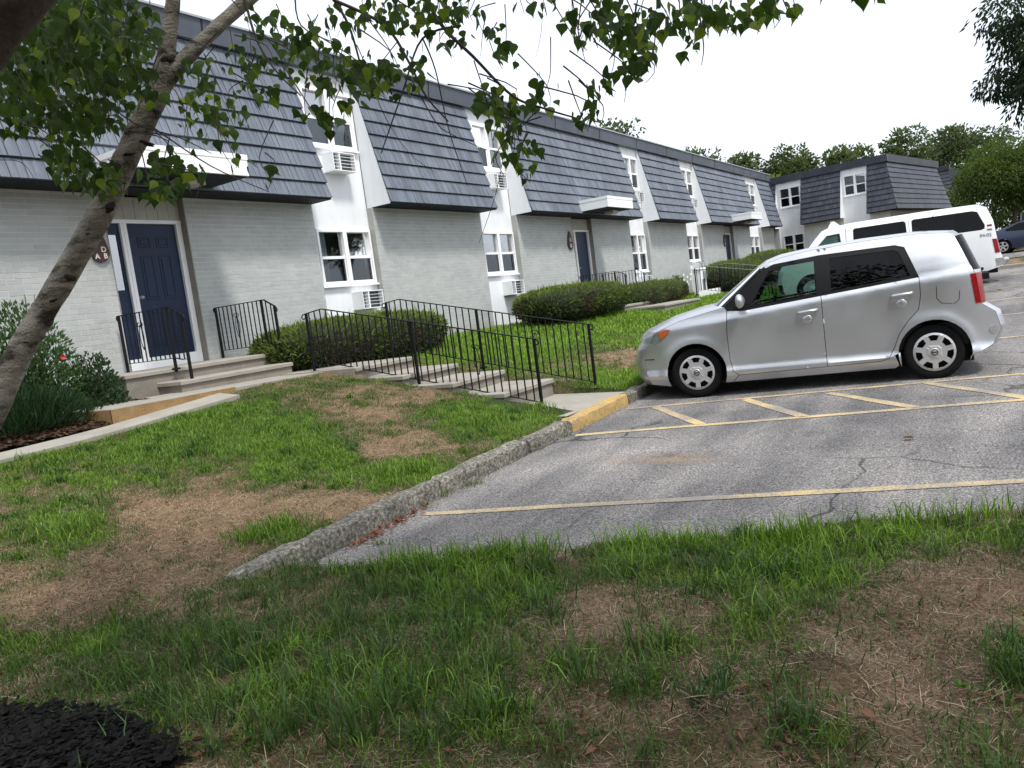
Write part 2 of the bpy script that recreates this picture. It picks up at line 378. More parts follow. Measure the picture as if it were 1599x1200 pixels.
# ------------------------------------------------------------------ asphalt
m, t, p = nodes('old_asphalt'); L = t.links.new; co = coords(t)
n1 = N(t, 'ShaderNodeTexNoise', Scale=62.0, Detail=5.0, Roughness=.8); L(co, n1.inputs['Vector'])
v1 = N(t, 'ShaderNodeTexVoronoi', Scale=75.0); L(co, v1.inputs['Vector'])
n2 = N(t, 'ShaderNodeTexNoise', Scale=.55, Detail=7.0, Roughness=.65); L(co, n2.inputs['Vector'])
st = coords(t, (.35, 2.2, 1)); n3 = N(t, 'ShaderNodeTexNoise', Scale=1.2, Detail=6.0); L(st, n3.inputs['Vector'])
r1 = ramp(t, n1.outputs['Fac'], [(.34, (.070,.068,.070)), (.5, (.180,.175,.174)), (.66, (.37,.36,.352))])
r2 = ramp(t, n2.outputs['Fac'], [(.32, (.70,.70,.72)), (.68, (1.45,1.42,1.38))])
r3 = ramp(t, n3.outputs['Fac'], [(.35, (.78,.78,.79)), (.66, (1.28,1.26,1.23))])
r4 = ramp(t, v1.outputs['Distance'], [(.0, (1.45,1.43,1.42)), (.35, (1.0,1.0,1.0)), (.8, (.45,.45,.47))])
def mul(a_, b_):
    q = N(t, 'ShaderNodeMixRGB', blend_type='MULTIPLY'); q.inputs[0].default_value = 1; L(a_, q.inputs[1]); L(b_, q.inputs[2]); return q.outputs[0]
base = mul(mul(mul(r1.outputs[0], r2.outputs[0]), r3.outputs[0]), r4.outputs[0])
# cracks: thin dark lines where a warped cell border passes, only in some places
wn = N(t, 'ShaderNodeTexNoise', Scale=1.6, Detail=4.0); L(co, wn.inputs['Vector'])
wa = N(t, 'ShaderNodeMixRGB', blend_type='ADD'); wa.inputs[0].default_value = .55; L(co, wa.inputs[1]); L(wn.outputs['Color'], wa.inputs[2])
vc = N(t, 'ShaderNodeTexVoronoi', Scale=.62, feature='DISTANCE_TO_EDGE'); L(wa.outputs[0], vc.inputs['Vector'])
rc = ramp(t, vc.outputs['Distance'], [(.0, (.25,.25,.25)), (.007, (.45,.45,.45)), (.013, (1,1,1))])
nm = N(t, 'ShaderNodeTexNoise', Scale=.5, Detail=3.0); L(co, nm.inputs['Vector'])
rm_ = ramp(t, nm.outputs['Fac'], [(.47, (0,0,0)), (.60, (1,1,1))])
cm = N(t, 'ShaderNodeMixRGB', blend_type='MULTIPLY'); L(rm_.outputs[0], cm.inputs[0]); L(base, cm.inputs[1]); L(rc.outputs[0], cm.inputs[2])
# the shallow worn spot with rusty dirt in it
mp = t.nodes.new('ShaderNodeMapping'); mp.inputs['Location'].default_value = (-6.42*2.6, -2.62*1.15, 0); mp.inputs['Scale'].default_value = (2.6, 1.15, 0)
g = t.nodes.new('ShaderNodeNewGeometry'); L(g.outputs['Position'], mp.inputs[0])
va = N(t, 'ShaderNodeMixRGB', blend_type='ADD'); va.inputs[0].default_value = .7; L(mp.outputs[0], va.inputs[1])
wn2 = N(t, 'ShaderNodeTexNoise', Scale=4.0, Detail=5.0); L(co, wn2.inputs['Vector'])
wsub = N(t, 'ShaderNodeVectorMath', operation='SUBTRACT'); L(wn2.outputs['Color'], wsub.inputs[0]); wsub.inputs[1].default_value = (.5,.5,.5)
L(wsub.outputs[0], va.inputs[2])
ln = N(t, 'ShaderNodeVectorMath', operation='LENGTH'); L(va.outputs[0], ln.inputs[0])
rs = ramp(t, ln.outputs['Value'], [(.12, (.9,.9,.9)), (.75, (0,0,0))])
sm = N(t, 'ShaderNodeMixRGB'); L(rs.outputs[0], sm.inputs[0]); L(cm.outputs[0], sm.inputs[1])
sm2 = mul(r1.outputs[0], ramp(t, wn2.outputs['Fac'], [(.4, (.55,.5,.46)), (.6, (1.2,.92,.66))]).outputs[0]); L(sm2, sm.inputs[2])
L(sm.outputs[0], p.inputs['Base Color']); p.inputs['Roughness'].default_value = .85; p.inputs['Specular IOR Level'].default_value = .3
ad = N(t, 'ShaderNodeMath', operation='ADD'); L(n1.outputs['Fac'], ad.inputs[0]); L(v1.outputs['Distance'], ad.inputs[1])
bp = N(t, 'ShaderNodeBump', Strength=.55, Distance=.012); L(ad.outputs[0], bp.inputs['Height']); L(bp.outputs[0], p.inputs['Normal'])
M['asphalt'] = m
ys = lines((-45,-4,3),(-4,4.0,.1)); rows = []
V = []; F = []; nx = 60
for y in ys:
    x0 = float(edge_x(y)) - .30
    xs_ = np.concatenate([np.linspace(x0, 16, 40), np.linspace(16.8, 31.2, nx-40)])
    for x in xs_: V.append((x, y, float(lot(x))))
for i in range(len(ys)-1):
    for k in range(nx-1): F.append((i*nx+k, i*nx+k+1, (i+1)*nx+k+1, (i+1)*nx+k))
b = len(V)
xs_ = lines((3.35,13,.4),(13,31.2,.7))                                  # last strip up to the kerb line
for x in xs_: V += [(x, 4.0, float(lot(x))), (x, float(curb_y(x))+.06, float(lot(x)))]
for k in range(len(xs_)-1): F.append((b+2*k, b+2*k+2, b+2*k+3, b+2*k+1))
mb = MB(); mb.add(V, F); lotobj = mb.build('parking_lot', M['asphalt'], fixn=False)
tag(lotobj, label='cracked grey asphalt parking lot', kind='structure')
mb = MB()                                                               # access road past the far verge
for k in range(4):
    x0, x1 = 38+k*2.5, 40.5+k*2.5
    mb.add([(x0,-60,lot(x0)+.12),(x1,-60,lot(x1)+.12),(x1,2.2,lot(x1)+.12),(x0,2.2,lot(x0)+.12)], [(0,1,2,3)])
tag(mb.build('access_road', M['asphalt']), label='asphalt access road beyond the far verge', kind='structure')

m, t, p = nodes('worn_yellow_paint'); L = t.links.new; co = coords(t)
n1 = N(t, 'ShaderNodeTexNoise', Scale=55.0, Detail=6.0, Roughness=.75); L(co, n1.inputs['Vector'])
n2 = N(t, 'ShaderNodeTexNoise', Scale=2.2, Detail=4.0); L(co, n2.inputs['Vector'])
mm = N(t, 'ShaderNodeMath', operation='MULTIPLY_ADD'); mm.inputs[1].default_value = .6; L(n2.outputs['Fac'], mm.inputs[0]); L(n1.outputs['Fac'], mm.inputs[2])
r1 = ramp(t, mm.outputs[0], [(.74, (.21,.195,.175)), (.86, (.46,.35,.18)), (1.0, (.58,.43,.20))])
L(r1.outputs[0], p.inputs['Base Color']); p.inputs['Roughness'].default_value = .8; M['paint'] = m
def stripe(a_, b_, wd, name='parking_line'):
    a_, b_ = Vector((*a_, 0)), Vector((*b_, 0)); d = (b_-a_).normalized(); s = Vector((-d.y, d.x, 0))*wd/2
    n = max(6, int((b_-a_).length/.35)); vs = []; fs = []; dd = (b_-a_).length
    for i in range(n+1):
        c = a_.lerp(b_, i/n); k1 = .82+.3*random.random(); k2 = .82+.3*random.random()
        for q, kk_ in ((-s, k1), (s, k2)):
            P = c + q*kk_; vs.append((P.x, P.y, float(lot(P.x))+.005))
        if i: fs.append((2*i-2, 2*i-1, 2*i+1, 2*i))
    mb = MB(); mb.add(vs, fs); return mb.build(name, M['paint'], lotobj)
stripe((4.72,4.0), (6.95,-4.2), .10); stripe((7.40,4.02), (9.5,-4.2), .10); stripe((8.78,4.02), (10.9,-4.2), .09)
for a_, b_ in [((8.83,3.66),(7.77,2.74)),((9.07,2.65),(7.98,1.75)),((9.24,1.76),(8.24,.78)),((9.62,.84),(8.52,-.10)),((9.8,-.1),(8.78,-1.05)),((10.05,-1.05),(9.0,-2.0))]: stripe(a_, b_, .115, 'hatch_line')
for xx_ in (11.9, 14.9, 17.9, 20.9, 26.6, 29.2): stripe((xx_, 3.9), (xx_+2.1, -4.2), .10)

# ------------------------------------------------------------------ kerbs
m, t, p = nodes('weathered_kerb'); L = t.links.new; co = coords(t)
n1 = N(t, 'ShaderNodeTexNoise', Scale=34.0, Detail=7.0, Roughness=.75); L(co, n1.inputs['Vector'])
n2 = N(t, 'ShaderNodeTexNoise', Scale=4.0, Detail=5.0); L(co, n2.inputs['Vector'])
r1 = ramp(t, n1.outputs['Fac'], [(.36, (.045,.043,.038)), (.5, (.15,.142,.125)), (.68, (.44,.42,.38))]); r2 = ramp(t, n2.outputs['Fac'], [(.3, (.65,.66,.62)), (.7, (1.25,1.22,1.15))])
L(mul(r1.outputs[0], r2.outputs[0]), p.inputs['Base Color']); p.inputs['Roughness'].default_value = .95
bp = N(t, 'ShaderNodeBump', Strength=.9, Distance=.02); L(n1.outputs['Fac'], bp.inputs['Height']); L(bp.outputs[0], p.inputs['Normal']); M['kerb'] = m
m, t, p = nodes('chipped_yellow_kerb'); L = t.links.new; co = coords(t)
n1 = N(t, 'ShaderNodeTexNoise', Scale=30.0, Detail=7.0, Roughness=.75); L(co, n1.inputs['Vector'])
n2 = N(t, 'ShaderNodeTexNoise', Scale=3.0, Detail=4.0); L(co, n2.inputs['Vector'])
mm = N(t, 'ShaderNodeMath', operation='MULTIPLY_ADD'); mm.inputs[1].default_value = .35; L(n2.outputs['Fac'], mm.inputs[0]); L(n1.outputs['Fac'], mm.inputs[2])
r1 = ramp(t, mm.outputs[0], [(.56, (.22,.19,.15)), (.63, (.38,.25,.085)), (.82, (.50,.34,.12))])
L(r1.outputs[0], p.inputs['Base Color']); p.inputs['Roughness'].default_value = .85
bp = N(t, 'ShaderNodeBump', Strength=.6, Distance=.015); L(n1.outputs['Fac'], bp.inputs['Height']); L(bp.outputs[0], p.inputs['Normal']); M['kerb_yellow'] = m
def kerb_stone(x0, x1, mt, parent, dy=0.0, dz=0.0, rough=.018, fy=curb_y, tilt=0):
    n = max(6, int((x1-x0)/.06)); prof = [(0,-.12),(0,.03),(.002,.08),(.006,.116),(.020,.130),(.06,.134),(.12,.134),(.160,.130),(.178,.115),(.182,.0),(.182,-.12)]
    mb = MB(); vs = []; fs = []; k = len(prof)
    for i in range(n+1):
        x = x0 + (x1-x0)*i/n
        e = min(i, n-i)*(x1-x0)/n; rd = .02*max(0, 1-e/.05)
        for j, (y, z) in enumerate(prof):
            nv = mnoise.fractal(Vector((x*4, y*9+3, z*9+dy*7)), .9, 2.2, 4)
            vs.append((x, float(fy(x))+y+dy + rough*nv*.7 + (rd if y < .09 else -rd), float(lot(x))+z+dz+tilt*(x-x0) + (rough*nv*1.3 if z > .05 else 0) - (rd if z > .05 else 0)))
    for i in range(n):
        for j in range(k-1): fs.append((i*k+j, (i+1)*k+j, (i+1)*k+j+1, i*k+j+1))
    fs += [tuple(range(k)), tuple(n*k+j for j in range(k-1,-1,-1))]
    mb.add(vs, fs); return mb.build('kerb_stone', mt, parent, smooth=False)
kerb = empty('kerb', (3.0, 4.12, -1.6), label='low weathered concrete kerb between lawn and parking lot', kind='structure')
kb = bpy.data.objects['kerb']
def in_parent(o, p_):          # o was modelled in world coordinates
    o.parent = p_; o.matrix_parent_inverse = (Matrix.Translation(p_.location) @ Matrix.Rotation(p_.rotation_euler.z, 4, 'Z')).inverted(); return o
for x0, x1, mt_, dy, dz, rg in [(3.05,5.16,'kerb',.02,.02,.013),(5.18,6.62,'kerb',.012,.022,.014),(6.66,7.55,'kerb',.0,.012,.014),(7.57,9.12,'kerb_yellow',.0,.01,.010),(9.14,11.2,'kerb',.0,.0,.018),(11.22,13.2,'kerb',0,0,.015),
                               (13.22,15.6,'kerb',0,0,.015),(15.62,19,'kerb',0,0,.012),(19.02,23,'kerb',0,0,.012),(23.02,27,'kerb',0,0,.012),(27.02,31.2,'kerb',0,0,.012)]:
    in_parent(kerb_stone(x0, x1, M[mt_], None, dy, dz, rg), kerb)
fk = empty('kerb', (31.2, -8, -.95), label='far pale kerb edging the green verge', kind='structure')
for y0 in range(-34, 5, 3):
    mb = MB(); mb.cbox(31.2, 31.38, y0, y0+2.97, float(lot(31))-.1, float(lot(31))+.13, .02); in_parent(mb.build('kerb_stone', M['concrete']), fk)

# ------------------------------------------------------------------ walks and steps
wk = MB()
n = 12
for i in range(n):
    xa, xb = 4.9+(8.15-4.9)*i/n, 4.9+(8.15-4.9)*(i+1)/n
    za, zb_ = -.58-.04*i/n, -.58-.04*(i+1)/n
    wk.add([(xa,8.37,za),(xb,8.37,zb_),(xb,9.6,zb_),(xa,9.6,za),(xa,8.37,-.9),(xb,8.37,-.9),(xa,9.6,-.9),(xb,9.6,-.9)], [(0,1,2,3),(4,5,1,0)] + ([(0,3,6,4)] if i == 0 else []) + ([(1,5,7,2)] if i == n-1 else []))
walk = wk.build('walkway', M['concrete'], fixn=True)
tag(walk, label='raised concrete walk along the building', kind='structure')
mb = MB(); mb.box(4.885, 6.55, 8.355, 8.372, -.9, -.588); mb.box(4.885, 4.9, 8.36, 9.0, -.9, -.588); mb.build('painted_edge', M['rust'], walk)
mb = MB(); mb.box(8.152, 9.45, 7.82, 9.6, -1.1, -.607); land = mb.build('landing', M['concrete'], walk)
mb = MB(); xs_ = [.3+.5*k for k in range(13)]; zs_ = [float(max(ground_z(x, y) for y in (7.95,8.05,8.15)))+.012 for x in xs_]; zt_ = [float(max(ground_z(x, y) for y in (8.2,8.3,8.34,8.37)))+.02 for x in xs_]
mb.add([q for x, z, z2 in zip(xs_, zs_, zt_) for q in ((x,7.98,z),(x,8.36,z2),(x,7.98,z-.2))], [f for k in range(12) for f in ((3*k,3*k+3,3*k+4,3*k+1),(3*k+2,3*k+5,3*k+3,3*k))])
tag(mb.build('edging_path', M['concrete']), label='narrow concrete strip between lawn and mulch bed', kind='structure')
side = MB(); n = 8
sx0, sx1 = 7.75, 9.5
side.add([(x, y, float(lot(8.5))+.125+(.015*(y-4.3))) for y in (4.29, 5.45) for x in (sx0, sx1)], [(0,1,3,2)])
sw = side.build('sidewalk_slab', M['concrete']); tag(sw, label='pale concrete slab between yellow kerb and steps', kind='structure')

def steps(name, label, trs, mt_r, loc):
    """trs: (x0,x1,y0,y1,ztop,zbottom) - each step has a nosing slab and a riser block"""
    o = empty(name, loc, label=label, cat='steps')
    for x0, x1, y0, y1, z1, z0 in trs:
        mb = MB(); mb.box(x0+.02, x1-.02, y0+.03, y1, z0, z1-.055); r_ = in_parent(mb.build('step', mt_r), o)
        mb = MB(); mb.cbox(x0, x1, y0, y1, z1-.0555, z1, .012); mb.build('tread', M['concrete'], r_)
    return o
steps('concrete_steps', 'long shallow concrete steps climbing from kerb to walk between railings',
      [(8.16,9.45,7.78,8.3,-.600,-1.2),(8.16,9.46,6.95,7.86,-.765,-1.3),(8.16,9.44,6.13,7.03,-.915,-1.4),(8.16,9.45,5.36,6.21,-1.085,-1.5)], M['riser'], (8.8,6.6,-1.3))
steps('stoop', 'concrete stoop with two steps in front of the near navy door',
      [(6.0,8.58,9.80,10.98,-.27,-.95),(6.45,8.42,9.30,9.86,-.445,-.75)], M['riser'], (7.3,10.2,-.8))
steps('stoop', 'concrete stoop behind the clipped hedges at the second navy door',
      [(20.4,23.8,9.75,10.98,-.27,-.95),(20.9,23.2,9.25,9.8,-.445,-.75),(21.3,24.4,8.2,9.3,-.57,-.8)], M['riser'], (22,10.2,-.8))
# mulch bed on the left below the wall, black mulch at the camera's feet
def bed(name, label, poly, mt_, h, seed):
    xs_ = [q[0] for q in poly]; ys_ = [q[1] for q in poly]
    st = .07; V = []; F = []; idx = {}
    gx_ = np.arange(min(xs_), max(xs_)+st, st); gy_ = np.arange(min(ys_), max(ys_)+st, st)
    def inside(x, y):
        c = False; j = len(poly)-1
        for i in range(len(poly)):
            if (poly[i][1] > y) != (poly[j][1] > y) and x < (poly[j][0]-poly[i][0])*(y-poly[i][1])/(poly[j][1]-poly[i][1])+poly[i][0]: c = not c
            j = i
        return c
    for i, x in enumerate(gx_):
        for j, y in enumerate(gy_):
            if inside(x, y):
                idx[i, j] = len(V); V.append((x+random.uniform(-.02,.02), y+random.uniform(-.02,.02), float(ground_z(x, y))+h+random.uniform(-.012,.02)))
    for (i, j) in list(idx):
        if (i+1, j) in idx and (i, j+1) in idx and (i+1, j+1) in idx: F.append((idx[i,j], idx[i+1,j], idx[i+1,j+1], idx[i,j+1]))
    mb = MB(); mb.add(V, F); return tag(mb.build(name, mt_, smooth=False, fixn=False), label=label, kind='structure')
bed('mulch_bed', 'dark brown mulch bed below the brick wall', [(-.5,8.38),(4.86,8.38),(4.86,9.0),(5.95,9.62),(5.95,10.98),(-.5,10.98)], M['mulch'], .03, 1)
q = [ray_ground(*v) for v in ((-60,1112),(40,1122),(90,1112),(160,1132),(215,1140),(250,1168),(300,1185),(320,1260),(300,1400),(-200,1400))]
BMP = [(v[0], v[1]) for v in q]
bed('black_mulch_bed', 'black mulch at the lower left corner', [(v[0], v[1]) for v in q], M['blackmulch'], .02, 2)
# ================================================================== buildings
M['screen'] = glass_mat('insect_screen', (.5,.52,.53), .0, .5, 1.02)
ZL, ZT, ZC = 2.37, 4.95, 5.33         # lip of the mansard, foot and top of the coping (above the lens)
YL, YT = -.5, .10
SL = math.hypot(YT-YL, ZT-ZL); NY, NZ = -(ZT-ZL)/SL, (YT-YL)/SL
def slope_pt(x, t, off): return (x, YL+(YT-YL)*t+NY*off, ZL+(ZT-ZL)*t+NZ*off)
for k_ in ('brick', 'brick_b'):
    m = M[k_]; t = m.node_tree; L = t.links.new; p = t.nodes['Principled BSDF']
    src = p.inputs['Base Color'].links[0].from_socket
    g = t.nodes.new('ShaderNodeNewGeometry'); oi = t.nodes.new('ShaderNodeObjectInfo')
    ad = N(t, 'ShaderNodeMath', operation='ADD'); L(g.outputs['Random Per Island'], ad.inputs[0]); L(oi.outputs['Random'], ad.inputs[1])
    fr = N(t, 'ShaderNodeMath', operation='FRACT'); L(ad.outputs[0], fr.inputs[0])
    ma = N(t, 'ShaderNodeMath', operation='MULTIPLY_ADD'); ma.inputs[1].default_value = .12; ma.inputs[2].default_value = .94; L(fr.outputs[0], ma.inputs[0])
    mm = N(t, 'ShaderNodeMixRGB', blend_type='MULTIPLY'); mm.inputs[0].default_value = 1; L(src, mm.inputs[1]); L(ma.outputs[0], mm.inputs[2]); L(mm.outputs[0], p.inputs['Base Color'])
def world_of(root, pts):
    c, s = math.cos(root.rotation_euler.z), math.sin(root.rotation_euler.z); P = np.asarray(pts, float); l = root.location
    return np.stack([P[:,0]*c-P[:,1]*s+l.x, P[:,0]*s+P[:,1]*c+l.y, P[:,2]+l.z], 1)
def nearest(root, centers, k):
    Wp = world_of(root, centers); px, py, dz = to_px(Wp)
    d = np.linalg.norm(Wp, axis=1) + 1000*((px < -10) | (px > 1609) | (py < -10) | (dz < 0)); return set(np.argsort(d)[:k].tolist()) if k else set()

def shingles(panel_specs, root, mt, k_ind):
    """panel_specs: (panel object, xa, xb, mitre left, mitre right)"""
    items = []
    NCO = 9
    for pi, (po, xa, xb, ml, mr) in enumerate(panel_specs):
        for c in range(NCO):
            t0, t1 = c/NCO, (c+1)/NCO-.0065
            t1 = min(t1, 1.0)
            inset = YT-YL
            la, lb = xa + (inset*t0 if ml else 0), xb - (inset*t0 if mr else 0)
            x = la + random.uniform(-.1, 0)
            while x < lb:
                wd = random.choice([.07,.10,.12,.15,.19]); x1 = x+wd
                a_, b_ = max(x, la), min(x1, lb)
                if b_-a_ > .02: items.append((pi, t0, t1, a_, b_, la, lb, random.uniform(-.004,.006)))
                x = x1 + random.choice([.003,.006,.009,.012])
    cen = [slope_pt((i[3]+i[4])/2, i[1], 0) for i in items]
    ind = nearest(root, cen, k_ind)
    meshes = {}
    rest = {}
    for q, (pi, t0, t1, a_, b_, la, lb, jit) in enumerate(items):
        po, xa, xb, ml, mr = panel_specs[pi]
        o0 = .046+jit*.5; o1 = .010; tj = t0
        ia = (YT-YL)*(t1-t0) if (ml and a_ <= la+.3) else 0; ib = (YT-YL)*(t1-t0) if (mr and b_ >= lb-.3) else 0
        a1 = max(a_, la+ia) if ia else a_; b1 = min(b_, lb-ib) if ib else b_
        if b1 <= a1: a1 = b1 = (a_+b_)/2 if not (ia or ib) else (a1 if ia else b1)
        vs = [slope_pt(a_,tj,o0), slope_pt(b_,tj,o0), slope_pt(b1,t1,o1), slope_pt(a1,t1,o1), slope_pt(a_,tj,.0), slope_pt(b_,tj,.0), slope_pt(b1,t1,.0), slope_pt(a1,t1,.0)]
        fs = [(0,1,2,3),(4,5,1,0),(5,6,2,1),(7,4,0,3)]
        if q in ind:
            key = (round(b_-a_,3), t0, round(jit,4))
            mb = MB(); ox, oy, oz = slope_pt(a_, t0, 0); mb.add([(v[0]-ox, v[1]-oy, v[2]-oz) for v in vs], fs)
            o = mb.build('shingle', mt, po, fixn=False); o.location = (ox, oy, oz)
        else:
            rest.setdefault(pi, MB()).add(vs, fs)
    for pi, mb in rest.items():
        o = mb.build('shingle_field', mt, panel_specs[pi][0], fixn=False); o['kind'] = 'stuff'

def bricks(walls, root, k_ind):
    """walls: (wall object, x0, x1, z0, z1, openings [(xa,xb,za,zb)]) - front at local y 0"""
    items = []; CH, BL = .0762, .2135
    for wi, (wo, x0, x1, z0, z1, ops) in enumerate(walls):
        n = int(round((z1-z0)/CH))
        for r_ in range(n):
            za, zb = z0+r_*CH+.005, z0+(r_+1)*CH-.005
            x = x0 - (BL/2 if r_ % 2 else 0)
            while x < x1:
                segs = [(max(x, x0), min(x+BL-.01, x1))]
                for (oa, ob, oza, ozb) in ops:
                    if zb > oza and za < ozb:
                        new = []
                        for a_, b_ in segs:
                            if b_ <= oa or a_ >= ob: new.append((a_, b_)); continue
                            if a_ < oa: new.append((a_, oa))
                            if b_ > ob: new.append((ob, b_))
                        segs = new
                for a_, b_ in segs:
                    if b_-a_ > .03: items.append((wi, a_, b_, za, zb, random.uniform(-.001,.001)))
                x += BL
    cen = [((i[1]+i[2])/2, 0, (i[3]+i[4])/2) for i in items]
    ind = nearest(root, cen, k_ind)
    mb0 = MB(); mb0.add([(0,0,0),(1,0,0),(1,0,1),(0,0,1),(.0,.02,0),(1,.02,0),(1,.02,1),(0,.02,1)], [(0,1,2,3),(4,5,1,0),(5,6,2,1),(6,7,3,2),(7,4,0,3)])
    proto = None; rest = {}
    for q, (wi, a_, b_, za, zb, j) in enumerate(items):
        if q in ind:
            if proto is None: proto = mb0.build('brick', M['brick'], walls[wi][0], fixn=False); o = proto
            else: o = bpy.data.objects.new('brick', proto.data); link(o, walls[wi][0])
            o.location = (a_, j, za); o.scale = (b_-a_, 1, zb-za)
        else:
            rest.setdefault(wi, []).append((a_, b_, za, zb, j))
    for wi, L_ in rest.items():
        A = np.array(L_); n = len(A); V = np.zeros((n, 8, 3), np.float32)
        for c, (ix, iy, iz) in enumerate([(0,0,0),(1,0,0),(1,0,1),(0,0,1),(0,1,0),(1,1,0),(1,1,1),(0,1,1)]):
            V[:,c,0] = A[:,ix]; V[:,c,1] = A[:,4]+iy*.02; V[:,c,2] = A[:,2+iz]
        fq = np.array([(0,1,2,3),(4,5,1,0),(5,6,2,1),(6,7,3,2),(7,4,0,3)]); F = (np.arange(n)[:,None,None]*8+fq[None]).reshape(-1,4)
        o = np_mesh('brick_field', V.reshape(-1,3), [F], M['brick'], walls[wi][0]); o['kind'] = 'stuff'

def window(root, x0, x1, z0, z1, y, curtain=None, seed=0, split=.5):
    w_ = MB(); fw = .05; mid = (x0+x1)/2; zm = z0+(z1-z0)*split; yf = y-.045
    for a_, b_, c_, d_ in [(x0,x1,z0,z0+fw),(x0,x1,z1-fw,z1)]: w_.box(a_, b_, yf, y+.06, c_, d_)
    for a_, b_ in [(x0,x0+fw),(x1-fw,x1),(mid-.055,mid+.055)]: w_.box(a_, b_, yf, y+.06, z0+fw, z1-fw)
    for a_, b_ in [(x0+fw,mid-.055),(mid+.055,x1-fw)]:
        w_.box(a_, b_, y-.02, y+.035, zm-.028, zm+.028)
        w_.box(a_, a_+.025, y-.012, y+.03, z0+fw, zm-.028); w_.box(b_-.025, b_, y-.012, y+.03, z0+fw, zm-.028)
        w_.box(a_+.025, b_-.025, y-.012, y+.03, z0+fw, z0+fw+.03)
    o = w_.build('window', M['trim'], root)
    for a_, b_ in [(x0+fw,mid-.055),(mid+.055,x1-fw)]:
        for c_, d_, yy_ in [(z0+fw,zm,y+.006),(zm,z1-fw,y+.028)]:
            mb = MB(); mb.add([(a_,yy_,c_),(b_,yy_,c_),(b_,yy_,d_),(a_,yy_,d_)], [(0,1,2,3)]); mb.build('pane', M['pane'], o)
    for a_, b_ in [(x0+fw,mid-.055),(mid+.055,x1-fw)]:
        mb = MB(); mb.add([(a_,y-.008,z0+fw),(b_,y-.008,z0+fw),(b_,y-.008,zm),(a_,y-.008,zm)], [(0,1,2,3)]); mb.build('insect_screen', M['screen'], o)
    mb = MB(); mb.box(x0-.04, x1+.04, y-.07, y+.0, z0-.035, z0-.001); mb.build('sill', M['trim'], o)
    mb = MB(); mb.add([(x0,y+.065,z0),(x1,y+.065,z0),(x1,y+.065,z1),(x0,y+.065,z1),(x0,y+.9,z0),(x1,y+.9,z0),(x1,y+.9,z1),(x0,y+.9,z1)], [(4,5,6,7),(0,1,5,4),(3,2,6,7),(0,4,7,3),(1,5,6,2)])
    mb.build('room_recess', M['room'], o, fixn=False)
    if curtain:
        rnd = random.Random(seed)
        def drape(a_, b_, c_, d_, mt, amp=.018, fold=.07, taper=None):
            n = 26; vs = []; fs = []
            for i in range(n+1):
                u = i/n; xx_ = a_+(b_-a_)*u; yy_ = y+.13+amp*math.sin(u*(b_-a_)/fold*2*math.pi+rnd.random()*.4)
                zt, zb_ = d_, c_ if taper is None else c_+taper(u)*(d_-c_)
                vs += [(xx_, yy_, zb_), (xx_, yy_, zt)]
                if i: fs.append((2*i-2, 2*i, 2*i+1, 2*i-1))
            m_ = MB(); m_.add(vs, fs); m_.build('curtain', mt, o, smooth=True, fixn=False)
        if curtain == 'sides':
            drape(x0+.05, x0+(x1-x0)*.24, z0+.04, z1-.05, M['curtain']); drape(x1-(x1-x0)*.06, x1-.05, z0+.04, z1-.05, M['curtain'])
        elif curtain == 'full':
            drape(x0+.05, x1-.05, z0+.04, z1-.05, M['curtain'])
        elif curtain == 'tied':
            for (a_, b_) in [(x0+.05,mid-.05),(mid+.05,x1-.05)]:
                drape(a_, (a_+b_)/2, z0+.15, z1-.05, M['curtain'], taper=lambda u: .15+.65*u)
                drape((a_+b_)/2, b_, z0+.15, z1-.05, M['curtain'], taper=lambda u: .8-.65*u)
        elif curtain == 'blind':
            mb = MB()
            k = int((z1-z0-.1)/.05)
            for i in range(k): mb.add([(x0+.05,y+.10,z0+.05+i*.05),(x1-.05,y+.10,z0+.05+i*.05),(x1-.05,y+.13,z0+.092+i*.05),(x0+.05,y+.13,z0+.092+i*.05)], [(0,1,2,3)])
            mb.build('blind', M['blind'], o)
    return o

def bay(root, x0, x1, zb, ups, lows, y=.15):
    """white recessed panel between brick piers; ups/lows: window (x0,x1,z0,z1)"""
    mb = MB(); rows = sorted([w_ for w_ in (lows, ups) if w_], key=lambda q: q[2]); z = zb
    for a_, b_, c_, d_ in rows:
        mb.box(x0, x1, y, y+.06, z, c_); 
        if a_ > x0+.002: mb.box(x0, a_, y, y+.06, c_, d_)
        if b_ < x1-.002: mb.box(b_, x1, y, y+.06, c_, d_)
        z = d_
    mb.box(x0, x1, y, y+.06, z, ZT+.1)
    return mb.build('bay_panel', M['white'], root)

def mansard(root, xa, xb, ml, mr, cheekL=True, cheekR=True, mtw=None):
    ins = YT-YL
    mb = MB(); mb.add([(xa,YL,ZL),(xb,YL,ZL),(xb-(ins if mr else 0),YT,ZT),(xa+(ins if ml else 0),YT,ZT),(xa,YL+.0,ZL-.025),(xb,YL,ZL-.025),(xb,.03,ZL-.025),(xa,.03,ZL-.025)],
                      [(0,1,2,3),(4,5,1,0),(7,6,5,4)])
    po = mb.build('mansard_panel', M['soffit'], root, fixn=False)
    for on, x, w_ in ((cheekL, xa, .03), (cheekR, xb, -.03)):
        if on:
            mb = MB(); mb.prism([(YL+.012,ZL+.004),(YT-.002,ZT),(.15,ZT),(.15,ZL-.02),(YL+.012,ZL-.02)], 'x', x, x+w_); mb.build('cheek', M['white'], po)
    return po

